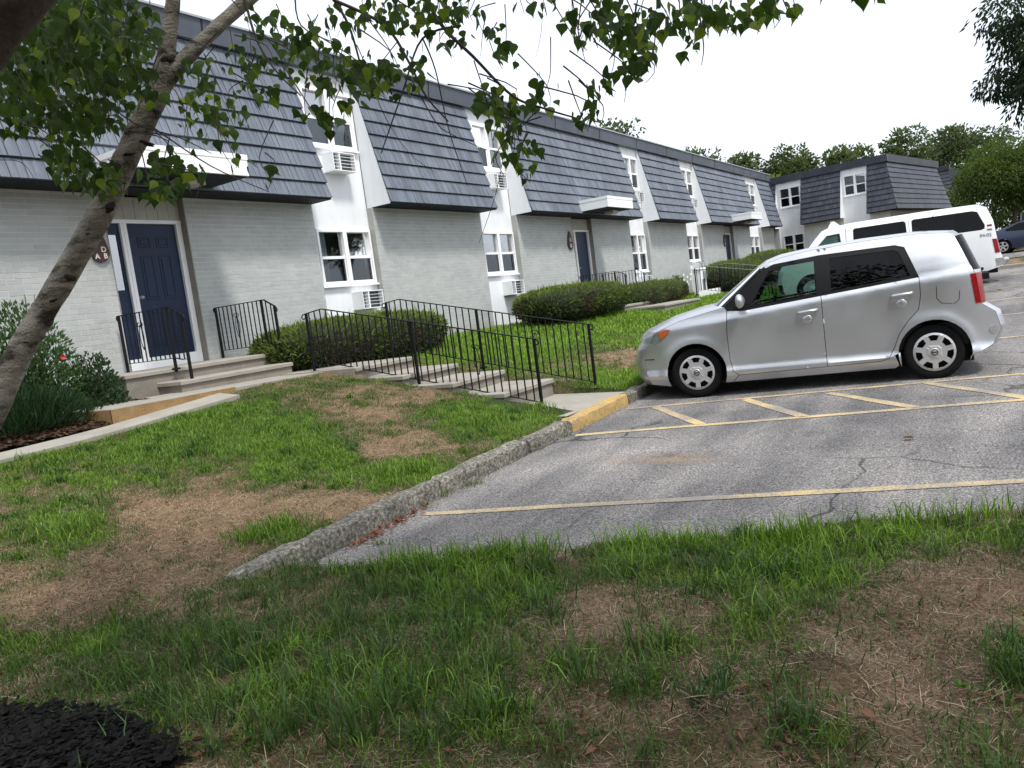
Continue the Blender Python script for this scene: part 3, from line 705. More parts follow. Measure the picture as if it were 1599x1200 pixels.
# ------------------------------------------------------------------ the long block on the left
A = empty('apartment_building', (0, 11.0, 0), label='long two-storey white brick apartment block with slate-grey mansard and navy doors', cat='building')
secs = [(1.2,11.0),(12.7,16.7),(18.42,26.03),(27.66,31.88),(33.7,41.5),(43.75,46.5)]
doors = [(7.26,8.10),(22.04,22.88),(37.5,38.35)]
ZB = -.36
walls = []; pans = []
for i, (x0, x1) in enumerate(secs):
    ops = [(d0-.40, d1+.11, -1.0, ZL) for d0, d1 in doors if x0 < d0 < x1]
    mb = MB(); e = [(x0, None)]
    xs_ = x0
    for oa, ob, _, _ in ops: mb.box(xs_, oa, .0028, .2, ZB, ZL-.0255); wq = mb.build('brick_wall', M['mortar'], A); walls.append((wq, xs_, oa, ZB, ZL-.028, [])); mb = MB(); xs_ = ob
    mb.box(xs_, x1, .0028, .2, ZB, ZL-.0255)
    wo = mb.build('brick_wall', M['mortar'], A); walls.append((wo, xs_, x1, ZB, ZL-.028, []))
    mb = MB(); xs_ = x0
    for oa, ob, _, _ in ops: mb.box(xs_, oa, -.012, .2, -1.3, ZB-.001); mb.build('foundation', M['found'], A); mb = MB(); xs_ = ob
    mb.box(xs_, x1, -.012, .2, -1.3, ZB-.001); mb.build('foundation', M['found'], A)
    for xe in (x0+.0, x1-.0):                                            # painted return of the pier
        mb = MB(); mb.box(xe-.004 if xe == x0 else xe-.001, xe+.001 if xe == x0 else xe+.004, .0, .15, ZB, ZL-.03); mb.build('pier_return', M['found'], A)
    po = mansard(A, x0+.02, x1+.03, False, False); pans.append((po, x0+.02, x1+.03, False, False))
shingles(pans, A, M['shingle'], 300)
bricks(walls, A, 300)
mb = MB(); mb.prism([(YT-.10,ZT+.0),(YT-.14,ZC-.035),(YT+.2,ZC-.035),(YT+.2,ZT)], 'x', 1.2, 46.6); cap = mb.build('coping', M['cap'], A)
mb = MB(); mb.prism([(YT-.17,ZC-.035),(YT-.17,ZC),(YT+.25,ZC+.02),(YT+.25,ZC-.03)], 'x', 1.2, 46.62); mb.build('coping_edge', M['capedge'], A)
for k in range(15):
    mb = MB(); x = 3.0+k*3.05; mb.prism([(YT-.106,ZT+.002),(YT-.146,ZC-.037),(YT-.1,ZC-.037),(YT-.1,ZT+.002)], 'x', x, x+.035); mb.build('coping_joint', M['soffit'], A)
mb = MB(); mb.box(1.2, 46.5, .12, 10, 5.0, 5.28); mb.box(1.2, 46.5, 9.6, 10, -1, 5.0); mb.box(46.3, 46.5, .21, 9.6, -1, 5.0); mb.box(1.2, 1.4, .21, 9.6, -1, 5.0); mb.build('roof', M['soffit'], A)

BAYS = [((11.0,12.7), (11.27,12.62,3.50,4.62), 'full', (11.14,12.66,.80,1.90), 'sides'),
        ((16.7,18.42), (16.98,18.33,3.50,4.62), None, (16.84,18.36,.80,1.90), 'tied'),
        ((26.03,27.66), (26.28,27.58,3.50,4.62), 'blind', (26.16,27.6,.55,1.90), 'blind'),
        ((31.88,33.7), (32.15,33.6,3.50,4.62), 'full', (32.02,33.62,.80,1.90), None),
        ((41.5,43.75), (41.8,43.6,3.50,4.62), None, (41.64,43.66,.80,1.90), 'full')]
for i, ((x0, x1), u_, cu, l_, cl) in enumerate(BAYS):
    bay(A, x0, x1, -1.0, u_, l_)
    window(A, *u_, .15, cu, i); window(A, *l_, .15, cl, i+20)

def ac_unit(x, z, label, wd=.62, ht=.36, dp=.30, parent_y=11.15, rz=0, loc=None):
    o = empty('air_conditioner', loc or (x, parent_y, z), rz, label=label, cat='air conditioner')
    mb = MB(); t_ = .018
    mb.box(0, wd, -dp, .02, 0, t_); mb.box(0, wd, -dp, .02, ht-t_, ht); mb.box(0, t_, -dp, .02, t_, ht-t_); mb.box(wd-t_, wd, -dp, .02, t_, ht-t_)
    mb.box(t_, wd-t_, -dp*.55, -dp*.5, t_, ht-t_); mb.build('housing', M['trim'], o, bevel=.004)
    mb = MB(); mb.box(t_, wd-t_, -dp*.62, -dp*.56, t_, ht-t_); mb.build('grille_back', M['grille'], o)
    mb = MB(); mb.box(wd*.28, wd*.28+.03, -dp+.004, -dp*.63, t_, ht-t_); mb.build('divider', M['trim'], o)
    for k in range(1, 5):
        mb = MB(); zz_ = t_+(ht-2*t_)*k/5; mb.box(t_, wd*.28, -dp+.01, -dp+.03, zz_-.004, zz_+.004); mb.box(wd*.28+.03, wd-t_, -dp+.01, -dp+.03, zz_-.004, zz_+.004); mb.build('slat', M['trim'], o)
    return o
ac_unit(11.62, 3.00, 'white air conditioner below the nearest upstairs window')
ac_unit(11.88, .28, 'white air conditioner below the nearest downstairs window')
ac_unit(17.35, 2.98, 'white air conditioner below the leaf-hidden second upstairs window')
ac_unit(17.55, .24, 'white air conditioner below the window with tied curtains')
ac_unit(26.65, .02, 'white air conditioner behind the small hedge, below the blinds')
ac_unit(26.72, 3.0, 'white air conditioner below the third upstairs window')
ac_unit(32.55, .34, 'dark-fronted air conditioner above the white utility cabinet')
ac_unit(32.6, 3.0, 'white air conditioner below the fourth upstairs window')

def door_set(x0, x1, near):
    rx0, rx1 = x0-.40, x1+.11                       # opening in the brick
    yd = .17
    o = MB(); o.box(x0, x1, yd, yd+.045, -.095, 1.94); d = o.build('door', M['navy'], A)
    if near:
        for (a_, b_, c_, e_) in [(.16,.37,1.66,1.82),(.47,.68,1.66,1.82),(.16,.37,.86,1.54),(.47,.68,.86,1.54),(.16,.37,.12,.68),(.47,.68,.12,.68)]:
            mb = MB(); t_ = .016; xa, xb = x0+a_, x0+b_; za, zb = -.1+c_+.02, -.1+e_+.02
            mb.box(xa, xb, yd-.008, yd-.0005, za, za+t_); mb.box(xa, xb, yd-.008, yd-.0005, zb-t_, zb); mb.box(xa, xa+t_, yd-.008, yd-.0005, za+t_, zb-t_); mb.box(xb-t_, xb, yd-.008, yd-.0005, za+t_, zb-t_)
            mb.box(xa+.045, xb-.045, yd-.009, yd-.0005, za+.045, zb-.045); mb.build('door_panel', M['navy'], d, bevel=.003)
    mb = MB(); mb.lathe([(0,-.065),(.022,-.06),(.030,-.045),(.026,-.03),(.012,-.024),(.012,-.008),(.034,-.006),(.034,0)], 'y', 16, (x0+.065, yd, .82)); mb.build('knob', M['metal_grey'], d, smooth=True)
    # frame, mullion, sidelight
    mb = MB(); yf = yd-.05
    mb.box(rx0+.002, rx1-.002, yf, yd+.05, 1.945, 2.0)
    for a_, b_ in ((rx0+.002, rx0+.045), (x0-.105, x0-.06), (x0-.055, x0-.004), (x1+.004, x1+.095)): mb.box(a_, b_, yf, yd+.05, -.27, 1.944)
    mb.box(rx0+.045, x0-.106, yf+.005, yd+.05, -.27, -.10); mb.box(x0-.003, x1+.003, yf+.005, yd+.05, -.27, -.10)
    mb.build('door_frame', M['trim'], A)
    sx0, sx1 = rx0+.046, x0-.107
    mb = MB(); s_ = .045
    mb.box(sx0, sx0+s_, yd, yd+.04, -.095, 1.943); mb.box(sx1-s_, sx1, yd, yd+.04, -.095, 1.943); mb.box(sx0+s_, sx1-s_, yd, yd+.04, 1.78, 1.943); mb.box(sx0+s_, sx1-s_, yd, yd+.04, -.095, .95)
    sl = mb.build('sidelight', M['navy'], A)
    mb = MB(); mb.add([(sx0+s_,yd+.02,.95),(sx1-s_,yd+.02,.95),(sx1-s_,yd+.02,1.78),(sx0+s_,yd+.02,1.78)], [(0,1,2,3)]); mb.build('pane', M['pane'], sl)
    for c_, e_ in ((.12,.42),(.5,.84)):
        mb = MB(); xa, xb = sx0+.05, sx1-.05; mb.box(xa, xb, yd-.008, yd-.0005, c_, e_); mb.build('door_panel', M['navy'], sl, bevel=.003)
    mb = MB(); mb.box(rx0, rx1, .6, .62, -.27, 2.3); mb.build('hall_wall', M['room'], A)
    # beige boards over the door, tan reveal
    nb = 7
    for k in range(nb):
        a_ = rx0+.002+(rx1-rx0-.004)*k/nb; mb = MB(); mb.box(a_+.004, a_+(rx1-rx0)/nb-.002, yd-.03, yd, 2.003, ZL-.03); mb.build('transom_board', M['beige'], A)
    mb = MB(); mb.box(rx1-.006, rx1+.012, -.004, yd+.05, -.27, ZL-.03); mb.build('door_reveal', M['tan'], A); mb = MB(); mb.box(rx0-.012, rx0+.0015, -.004, yd+.05, -.27, ZL-.03); mb.build('door_reveal', M['tan'], A)
    # white flat canopy
    cx0, cx1 = (x0+x1)/2-1.09+.0, (x0+x1)/2+.75
    mb = MB(); mb.box(cx0, cx1, -1.38, -.30, ZL+.06, ZL+.37); cn = mb.build('canopy', M['canopy'], A, bevel=.006)
    mb = MB(); mb.box(cx0-.008, cx1+.008, -1.388, -.3, ZL+.30, ZL+.378); mb.build('drip_edge', M['canopy'], cn)
    mb = MB(); mb.box(cx0+.03, cx1-.03, -1.35, -.42, ZL+.045, ZL+.0595); mb.build('canopy_soffit', M['soffit'], cn)
    mb = MB(); xm = (cx0+cx1)/2+.1; mb.cbox(xm-.2, xm+.2, -1.15, -.85, ZL-.06, ZL+.044, .02); mb.build('ceiling_lamp', mat('lamp_glass', (.35,.33,.28), .4), cn)
for i, (a_, b_) in enumerate(doors): door_set(a_, b_, i == 0)

def plaque(x, z, label, letters, k=1.0):
    o = empty('unit_sign', (x, 10.985, z), label=label, cat='sign')
    pts = []
    for a_ in range(0, 360, 12):
        an = R(a_); rr = 1; ux, uz = math.cos(an), math.sin(an)
        pts.append((ux*(.135 if uz < 0 else .135-.05*uz), uz*(.15 if uz < 0 else .33)))
    mb = MB(); mb.prism([(u*k, v*k) for u, v in pts], 'y', -.03, 0); mb.build('plate', M['sign'], o)
    for s_, u, v in letters:
        text_mesh('letter', s_, .105*k, M['letter'], o, Matrix.Translation((u*k, -.031, v*k)) @ Matrix.Rotation(R(90), 4, 'X'), .002, .002)
    return o
plaque(6.68, 1.50, 'maroon unit sign with pale letters D, A and B beside the near door', [('D',.05,.03),('A',-.06,-.07),('B',.065,-.065)])
for x_, lb in ((21.35,'small maroon unit sign left of the second navy door'),(36.9,'small maroon unit sign left of the farthest navy door')):
    o = plaque(x_, 1.55, lb, [], 1.15)
    for zz_ in (.12, -.05):
        mb = MB(); mb.lathe([(.03,-.034),(.055,-.034)], 'y', 16, (0, 0, zz_)); mb.build('ring_mark', M['letter'], o)

# ------------------------------------------------------------------ the block on the right and one beyond
def side_block(name, label, loc, ang, L_front, L_side, fsecs, fbays, shm, kz=0):
    o = empty(name, loc, ang, label=label, cat='building'); pn = []; wl = []
    n = len(fsecs)
    for i, (x0, x1) in enumerate(fsecs):
        last = (i == n-1)
        mb = MB(); mb.box(x0, x1-(.5 if last else 0), .508, .7, -1.6, ZL-.03); wo = mb.build('brick_wall', M['mortar'], o)
        wl.append((wo, x0, x1-(.5 if last else 0)))
        po = mansard_at(o, x0, x1, False, last, cheekR=not last); pn.append((po, x0, x1, False, last))
    shift_shingles(pn, o, shm)
    for (x0, x1), u_, l_, cu in fbays:
        mb = MB(); z = -1.6
        for a_, b_, c_, d_ in [q for q in (l_, u_) if q]:
            mb.box(x0, x1, .65, .7, z, c_); mb.box(x0, a_, .65, .7, c_, d_); mb.box(b_, x1, .65, .7, c_, d_); z = d_
        mb.box(x0, x1, .65, .7, z, ZT+.1); mb.build('bay_panel', M['white'], o)
        for q in (u_, l_):
            if q: window(o, *q, .65, cu, 3)
    return o
def mansard_at(root, xa, xb, ml, mr, cheekL=True, cheekR=True):
    g = empty('mansard_side', (0, .5, 0)); g.parent = root
    po = mansard(g, xa, xb, ml, mr, cheekL, cheekR); po.parent = root; po.location = (0, .5, 0)
    bpy.data.objects.remove(g); return po
def shift_shingles(pn, root, shm): shingles([(po, xa, xb, ml, mr) for po, xa, xb, ml, mr in pn], root, shm, 0)
def coping(root, x0, x1, dy, ang_end):
    mb = MB(); mb.prism([(dy+YT-.10,ZT),(dy+YT-.14,ZC),(dy+YT+.2,ZC),(dy+YT+.2,ZT)], 'x', x0, x1); return mb.build('coping', M['shingle_dark'], root)

TH = R(11)
BC = (46.75, 4.68, 0.0)
B = side_block('apartment_building', 'dark-roofed two-storey block standing across the end of the lot', BC, R(-101), 12, 10,
   [(-14,-6.7),(-5.2,-2.95),(-1.55,0)],
   [((-6.7,-5.2),(-6.55,-5.3,3.5,4.62),(-6.55,-5.3,.8,1.9),'blind'), ((-2.95,-1.55),(-2.85,-1.65,3.5,4.62),None,'full')], M['shingle_dark'])
coping(B, -14, -.46, .5, 0)
# its gable side: panel with hips at both ends, in the same object
c_, s_ = math.cos(R(90)), math.sin(R(90))
gs = bpy.data.objects.new('side_wing', None)
mb = MB(); mb.add([(-.5,.7,-1.6),(-.5,10.3,-1.6),(-.5,10.3,ZL-.03),(-.5,.7,ZL-.03),(-.5,.508,-1.6),(-.5,.508,ZL-.03)], [(0,1,2,3),(4,0,3,5)]); mb.build('brick_wall', M['brick'], B, fixn=False)
po = mansard(A, 0, 10.6, True, True, False, False)
po.parent = B; po.rotation_euler = (0, 0, R(90)); po.location = (-.5, 0, 0)
shingles([(po, 0, 10.6, True, True)], B, M['shingle_dark'], 0)
mb = MB(); mb.prism([(YT-.10,ZT),(YT-.14,ZC),(YT+.2,ZC),(YT+.2,ZT)], 'x', .46, 10.2); q = mb.build('coping', M['shingle_dark'], B); q.rotation_euler = (0,0,R(90)); q.location = (-.5,0,0)
mb = MB(); mb.box(-14, -.75, .75, 9.9, 4.9, 5.26); mb.box(-14, -.75, 9.7, 9.9, -1.5, 4.9); mb.build('roof', M['soffit'], B)
bpy.data.objects.remove(gs)
D_ = side_block('apartment_building', 'far block just showing its roof edge behind the trees', (73, 3.0, 1.15), R(-96), 12, 8, [(-9,-3.2),(-1.7,0)],
   [((-3.2,-1.7),(-3.05,-1.85,3.5,4.62),(-3.05,-1.85,.8,1.9),None)], M['shingle_dark'])
coping(D_, -9, -.46, .5, 0)
mb = MB(); mb.box(-9, -.6, .75, 9, 4.9, 5.26); mb.box(-.62, -.6, .75, 9, -1.5, 4.9); mb.build('roof', M['soffit'], D_)
# ================================================================== railings
def curl(mb, p, d, r=.035):
    """little scroll where a top rail ends: p end point, d unit direction along the rail"""
    p = Vector(p); d = Vector(d).normalized(); pts = []
    for k in range(9):
        a = math.pi/2 - k/8*math.pi*1.25
        pts.append(p + d*(r*math.cos(a)) + Vector((0,0,r*math.sin(a)-r)))
    mb.tube(pts, .009, 6)
def railing(label, top, posts, drop, spacing=.118, scroll_at=None, group=None, top_mat=None, bot_clip=None):
    """top: polyline of the top rail; posts: (index along polyline as (x,y), base z)"""
    T = [Vector(p) for p in top]; o = empty('iron_railing', (T[0].x, T[0].y, posts[0][1]), label=label, cat='railing', group=group)
    lens = [0]
    for i in range(1, len(T)): lens.append(lens[-1] + (Vector((T[i].x,T[i].y))-Vector((T[i-1].x,T[i-1].y))).length)
    def z_at(s):
        for i in range(1, len(T)):
            if s <= lens[i]+1e-6: f_ = (s-lens[i-1])/max(1e-6, lens[i]-lens[i-1]); return T[i-1].lerp(T[i], f_)
        return T[-1].copy()
    def bot(s):
        P = z_at(s); P.z -= drop
        if bot_clip: P.z = bot_clip(P)
        return P
    mb = MB()
    for i in range(1, len(T)): mb.bar(T[i-1], T[i], .034, .012)
    curl(mb, T[0], T[0]-T[1]); curl(mb, T[-1], T[-1]-T[-2])
    in_parent(mb.build('top_rail', top_mat or M['iron']), o)
    mb = MB(); n = 10
    ss = sorted(set([lens[-1]*k/n for k in range(n+1)]))
    for a_, b_ in zip(ss[:-1], ss[1:]): mb.bar(bot(a_), bot(b_), .026, .010)
    in_parent(mb.build('bottom_rail', M['iron']), o)
    ps = []
    for s, zb in posts:
        P = z_at(s); mb = MB(); mb.bar((P.x,P.y,P.z-.006), (P.x,P.y,zb-.05), .032, .032); mb.box(P.x-.04, P.x+.04, P.y-.04, P.y+.04, zb-.02, zb+.006); in_parent(mb.build('post', M['iron']), o); ps.append(s)
    k = int(lens[-1]/spacing)
    for i in range(1, k+1):
        s = lens[-1]*i/(k+1)
        if min(abs(s-q) for q in ps) < .04: continue
        P = z_at(s); Q = bot(s); mb = MB(); mb.bar((P.x,P.y,P.z-.006), Q, .0135, .0135); in_parent(mb.build('picket', M['iron']), o)
    for s in (scroll_at or []):
        P = z_at(s); Q = bot(s); m_ = (P+Q)/2; d = (z_at(s+.05)-z_at(s-.05)).normalized(); mb = MB()
        for sg in (-1, 1):
            pts = []
            for k_ in range(15):
                t_ = k_/14; pts.append(m_ + d*sg*(.045*math.sin(t_*math.pi)) + Vector((0,0,(t_-.5)*.36)))
            mb.tube(pts, .006, 5)
            pts = [m_ + Vector((0,0,.18)) + d*sg*(.03+.028*math.cos(a)) + Vector((0,0,.028*math.sin(a))) for a in [k_*.7-2.6 for k_ in range(8)]]
            mb.tube(pts, .006, 5)
        in_parent(mb.build('scroll', M['iron']), o)
    return o
dz4 = lambda P: max(P.z, -9)
def stair_rails(dx, dz, la, lb, tm=None):
    a = railing(la, [(8.3+dx,8.80,.24+dz),(8.3+dx,8.42,.285+dz),(8.3+dx,4.90,-.46+dz)], [(.06,-.61+dz),(2.0,-.93+dz),(3.88,-1.33+dz)], .79, scroll_at=[1.2,3.0], group='iron railings beside the long steps', top_mat=tm)
    b = railing(lb, [(9.6+dx,8.36,.27+dz),(9.6+dx,8.04,.30+dz),(9.6+dx,4.78,-.41+dz)], [(.05,-.61+dz),(1.75,-.87+dz),(3.55,-1.36+dz)], .79, scroll_at=[.95,2.7], group='iron railings beside the long steps', top_mat=tm)
    return a, b
stair_rails(0, 0, 'black iron railing on the near left side of the long steps', 'black iron railing on the right side of the long steps, nearer the hedge')
stair_rails(17.4, .14, 'far railing beside the white utility cabinet', 'far railing in front of the big round hedge', M['skylit_rail'])
def stoop_rails(dx, la, lb):
    for x, y0, y1, y2, lb_ in ((6.7,10.86,9.65,9.38,la),(8.42,10.93,9.74,9.50,lb)):
        railing(lb_, [(x+dx,y0,.555),(x+dx,y1,.56),(x+dx,y2,.43)], [(.02,-.28),(y0-y1-.06,-.28),(y0-y2-.02,-.455)], .70, spacing=.11, scroll_at=[.5], group='iron railings on the door stoops', bot_clip=lambda P: max(P.z, -.17))
stoop_rails(0, 'short black railing on the left of the near stoop, before the navy door', 'short black railing on the right of the near stoop, before white brick')
stoop_rails(14.8, 'short far railing left of the second door, mostly behind the hedge', 'short far railing right of the second door')

# ================================================================== greenery helpers
def lerp_cols(n, a, b, r=None):
    t_ = (rng.random(n) if r is None else r)[:, None]; return np.array(a)*(1-t_) + np.array(b)*t_
def rand_dirs(n):
    v = rng.normal(size=(n, 3)); return v/np.linalg.norm(v, axis=1)[:, None]
def leaves(P, D, Ln, Wd, cols, fold=.25):
    """diamond leaves: base P, direction D, length Ln, width Wd -> V, F, C"""
    n = len(P); D = D/np.maximum(np.linalg.norm(D, axis=1), 1e-6)[:, None]
    s = np.cross(D, rand_dirs(n)); s /= np.maximum(np.linalg.norm(s, axis=1), 1e-6)[:, None]; up_ = np.cross(s, D)
    Ln = np.broadcast_to(Ln, n)[:, None]; Wd = np.broadcast_to(Wd, n)[:, None]
    V = np.stack([P, P+D*Ln*.42+s*Wd/2+up_*Wd*fold, P+D*Ln, P+D*Ln*.42-s*Wd/2+up_*Wd*fold], 1).reshape(-1, 3)
    b_ = np.arange(n)[:, None]*4; F = np.concatenate([b_+np.array([0,1,2]), b_+np.array([0,2,3])])
    return V, F, np.repeat(cols, 4, axis=0)
def cloud_obj(name, parts, mt, parent=None):
    V = []; F = []; Cc = []; b_ = 0
    for v, f_, c in parts: V.append(v); F.append(f_+b_); Cc.append(c); b_ += len(v)
    return np_mesh(name, np.concatenate(V), [np.concatenate(F)], mt, parent, np.concatenate(Cc))

M['hedge_core'] = mat('hedge_core', (.012,.016,.008), .95, var=.5, scale=8)
M['stem'] = mat('stem', (.06,.06,.03), .9)
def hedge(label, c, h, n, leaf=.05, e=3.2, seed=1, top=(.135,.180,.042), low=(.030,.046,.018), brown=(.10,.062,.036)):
    c = np.array(c); h = np.array(h)
    o = empty('clipped_hedge', tuple(c-[0,0,h[2]]), label=label, cat='hedge', group='clipped hedges along the building')
    def surf(d):
        r = (np.abs(d[:,0])**e + np.abs(d[:,1])**e + np.abs(d[:,2])**e)**(-1/e); P = d*r[:, None]
        k = 1 + .10*(fbm(P[:,0]*h[0]*1.2+seed*9, P[:,1]*3+P[:,2]*2+seed, 1.4, seed)-.5)
        P = P*k[:, None]; P[:, 2] = np.where(P[:,2] < -.6, P[:,2], P[:,2]); 
        P[:, :2] *= (1-.13*np.clip(-P[:,2], 0, 1)**2)[:, None]
        return P
    d = rand_dirs(n); P = surf(d); Nn = np.sign(P)*np.abs(P)**(e-1); Nn /= h; Nn /= np.linalg.norm(Nn, axis=1)[:, None]
    dep = 1-.10*rng.random(n)**2; W_ = c + P*h*dep[:, None]
    t_ = np.clip(P[:,2]*.5+.5 + (fbm(W_[:,0], W_[:,2]+W_[:,1], 2.2, seed+4)-.5)*.9 + rng.normal(size=n)*.12, 0, 1)  # lighter tips above; the shaded foot is painted into the leaf colour
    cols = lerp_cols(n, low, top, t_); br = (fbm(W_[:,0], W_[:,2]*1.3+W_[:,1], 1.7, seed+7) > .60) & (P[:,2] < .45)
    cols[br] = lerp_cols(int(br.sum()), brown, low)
    D = Nn + rand_dirs(n)*.75 + np.array([0,0,.25])
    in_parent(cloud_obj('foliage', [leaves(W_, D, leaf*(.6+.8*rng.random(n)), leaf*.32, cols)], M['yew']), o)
    k_ = rng.random(n) < .05; k_ &= P[:,2] > -.2; ss_ = in_parent(cloud_obj('stray_shoots', [leaves(W_[k_], Nn[k_]*.8+rand_dirs(int(k_.sum()))*.5+np.array([0,0,.7]), leaf*(1.3+1.3*rng.random(int(k_.sum()))), leaf*.3, lerp_cols(int(k_.sum()), top, np.array(top)*1.5))], M['yew']), o); ss_['kind'] = 'stuff'
    u, v = np.meshgrid(np.linspace(0, 2*np.pi, 40, endpoint=False), np.linspace(.02, np.pi-.02, 18), indexing='ij')
    d2 = np.stack([np.cos(u)*np.sin(v), np.sin(u)*np.sin(v), np.cos(v)], -1).reshape(-1, 3); P2 = c + surf(d2)*h*.93
    i_, j_ = np.meshgrid(np.arange(40), np.arange(17), indexing='ij'); a_ = (i_*18+j_).ravel(); b_ = (((i_+1) % 40)*18+j_).ravel()
    in_parent(np_mesh('branch_core', P2, [np.stack([a_, b_, b_+1, a_+1], 1)], M['hedge_core']), o)
    return o
hedge('long clipped yew hedge beside the near stoop, behind the iron railings', (10.35,9.75,-.31), (1.95,.95,.43), 15000, .075, seed=1)
hedge('second clipped hedge, low and oval, left of the second door', (18.45,9.55,-.15), (2.45,.8,.41), 12000, .08, seed=2)
hedge('smallest clipped hedge in the middle, right of the second door', (24.2,9.75,-.27), (2.4,.7,.38), 9000, .07, seed=3)
hedge('big round hedge behind the far railing', (32.2,9.3,-.05), (3.2,1.1,.62), 9000, .09, e=2.4, seed=4)
hedge('farthest round hedge near the end of the long block', (39.5,9.4,.18), (4.6,1.1,.70), 8000, .11, e=2.4, seed=5)

# utility cabinet, picket border and white flowers by the far rails
o = empty('utility_cabinet', (28.7, 9.6, -.62), label='white upright utility cabinet near the far railing', cat='cabinet')
mb = MB(); mb.cbox(-.28,.28,-.16,.16,0,.98,.02); mb.build('housing', M['trim'], o)
mb = MB(); mb.cbox(-.31,.31,-.19,.19,.985,1.04,.02); mb.build('lid', M['trim'], o)
mb = MB(); mb.box(-.20,.12,-.172,-.161,.06,.62); mb.build('panel', M['metal_grey'], o)
mb = MB(); mb.cbox(-.05,.2,-.25,-.173,.66,.92,.015); mb.build('meter_box', M['metal_grey'], o)
for i in range(2):
    o = empty('picket_border', (26.9+i*1.35, 9.05, -.63), label=['low white picket border left of the utility cabinet','low white picket border in front of the utility cabinet'][i], cat='border fence')
    for k in range(14): mb = MB(); mb.prism([(-.035,-.05),(.035,-.05),(.035,.2),(0,.25),(-.035,.2)], 'y', 0, .015); q = mb.build('picket', M['trim'], o); q.location = (k*.095, 0, 0)
    for z in (.05,.15): mb = MB(); mb.box(-.04, 1.27, .016, .03, z-.012, z+.012); mb.build('rail', M['trim'], o)
def bush(name, label, cat_, c, h, n, leaf, ca, cb, flowers=None, aspect=.45, stems=14, upw=.4, group=None):
    c = np.array(c, float); h = np.array(h, float); o = empty(name, tuple(c), label=label, cat=cat_, group=group)
    d = rand_dirs(n)*(rng.random(n)**.45)[:, None]; d[:,2] = np.abs(d[:,2])*1.0
    keep = fbm(d[:,0]*3+c[0], d[:,1]*3+d[:,2]*4, 1.6, 6)+rng.random(n)*.25 > .42; d = d[keep]; n = len(d)
    P = c + d*h + np.array([0,0,.02]); D = d*.7 + rand_dirs(n)*.7 + np.array([0,0,upw])
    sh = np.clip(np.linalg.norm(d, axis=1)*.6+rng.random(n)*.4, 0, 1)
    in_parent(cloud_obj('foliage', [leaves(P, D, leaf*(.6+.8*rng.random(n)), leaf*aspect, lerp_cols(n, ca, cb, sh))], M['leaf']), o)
    mb = MB()
    for k in range(stems):
        a = random.random()*6.28; r_ = random.random()**.5*.8; mb.tube([c+[0,0,-.1], c+np.array([math.cos(a)*h[0]*r_*.5, math.sin(a)*h[1]*r_*.5, h[2]*.5]), c+np.array([math.cos(a)*h[0]*r_, math.sin(a)*h[1]*r_, h[2]*(.85+.2*random.random())])], [.009,.006,.003], 5)
    in_parent(mb.build('stems', M['stem']), o)
    for (fp, col, r_) in (flowers or []):
        mm_ = bpy.data.materials.get('petal_'+col) or mat('petal_'+col, {'red': (.42,.015,.03), 'white': (.8,.8,.76), 'pink': (.6,.25,.25)}[col], .6, var=.2, scale=30)
        mb = MB(); fp = Vector(fp)
        for k in range(6):
            a = k*1.05+random.random()*.3; t_ = Vector((math.cos(a)*.8, -.45, math.sin(a)*.8)).normalized(); s_ = Vector((-math.sin(a), 0, math.cos(a)))
            mb.add([fp, fp+t_*r_*.6+s_*r_*.42, fp+t_*r_, fp+t_*r_*.6-s_*r_*.42], [(0,1,2,3)])
        in_parent(mb.build('flower', mm_), o)
    return o
bush('flowering_shrub', 'leafy shrub with one red flower against the white brick', 'shrub', (4.80,9.8,-.75), (.66,.6,1.5), 6000, .075, (.018,.04,.018), (.07,.13,.05), [((4.95,9.25,.06),'red',.04)], .4)
bush('leafy_shrub', 'tall leafy shrub behind the birch trunk at the left edge', 'shrub', (3.6,9.7,-.75), (.85,.6,1.5), 6000, .075, (.018,.04,.018), (.07,.13,.045), None, .35)
bush('dark_shrub', 'small dark rounded shrub beside the near stoop wall', 'shrub', (5.42,9.5,-.72), (.34,.30,.78), 2200, .055, (.012,.028,.013), (.04,.075,.035), None, .6)
bush('arching_plant', 'strappy green plant spilling over the mulch bed edge', 'plant', (4.3,8.95,-.74), (.75,.35,.42), 1700, .22, (.008,.022,.010), (.025,.055,.022), None, .07, 4, .9)
bush('rose_bush', 'white flowering bush left of the utility cabinet', 'bush', (27.6,10.1,-.55), (.62,.4,.78), 1500, .08, (.03,.05,.02), (.10,.13,.05), [((27.3+.13*k,9.75+.03*(k%3),-.1+.18*((k*7)%5)/2),'white',.07) for k in range(8)], .5)
bush('small_bush', 'thin dark bush by the wall behind the smallest hedge', 'bush', (26.0,10.4,-.5), (.35,.3,.75), 500, .08, (.02,.03,.015), (.06,.08,.03), None, .5)
# ================================================================== vehicles
def paint(name, c, metal=.0, rough=.3, coat=1.0):
    m, t, p = nodes(name); L = t.links.new
    n1 = N(t, 'ShaderNodeTexNoise', Scale=900.0, Detail=1.0); g = coords(t); L(g, n1.inputs['Vector'])
    n2 = N(t, 'ShaderNodeTexNoise', Scale=2.5, Detail=6.0); L(g, n2.inputs['Vector'])
    r = ramp(t, n1.outputs['Fac'], [(.35, tuple(x*.93 for x in c)), (.65, tuple(min(1, x*1.05) for x in c))]); L(r.outputs[0], p.inputs['Base Color'])
    rr = ramp(t, n2.outputs['Fac'], [(.3, (rough*.85,)*3), (.7, (rough*1.25,)*3)]); L(rr.outputs[0], p.inputs['Roughness'])
    p.inputs['Metallic'].default_value = metal; p.inputs['Coat Weight'].default_value = coat; p.inputs['Coat Roughness'].default_value = .14
    return m
M['silver'] = paint('silver_paint', (.55,.565,.595), .82, .33, .3)
M['vanwhite'] = paint('white_van_paint', (.80,.81,.82), 0, .4, .6)
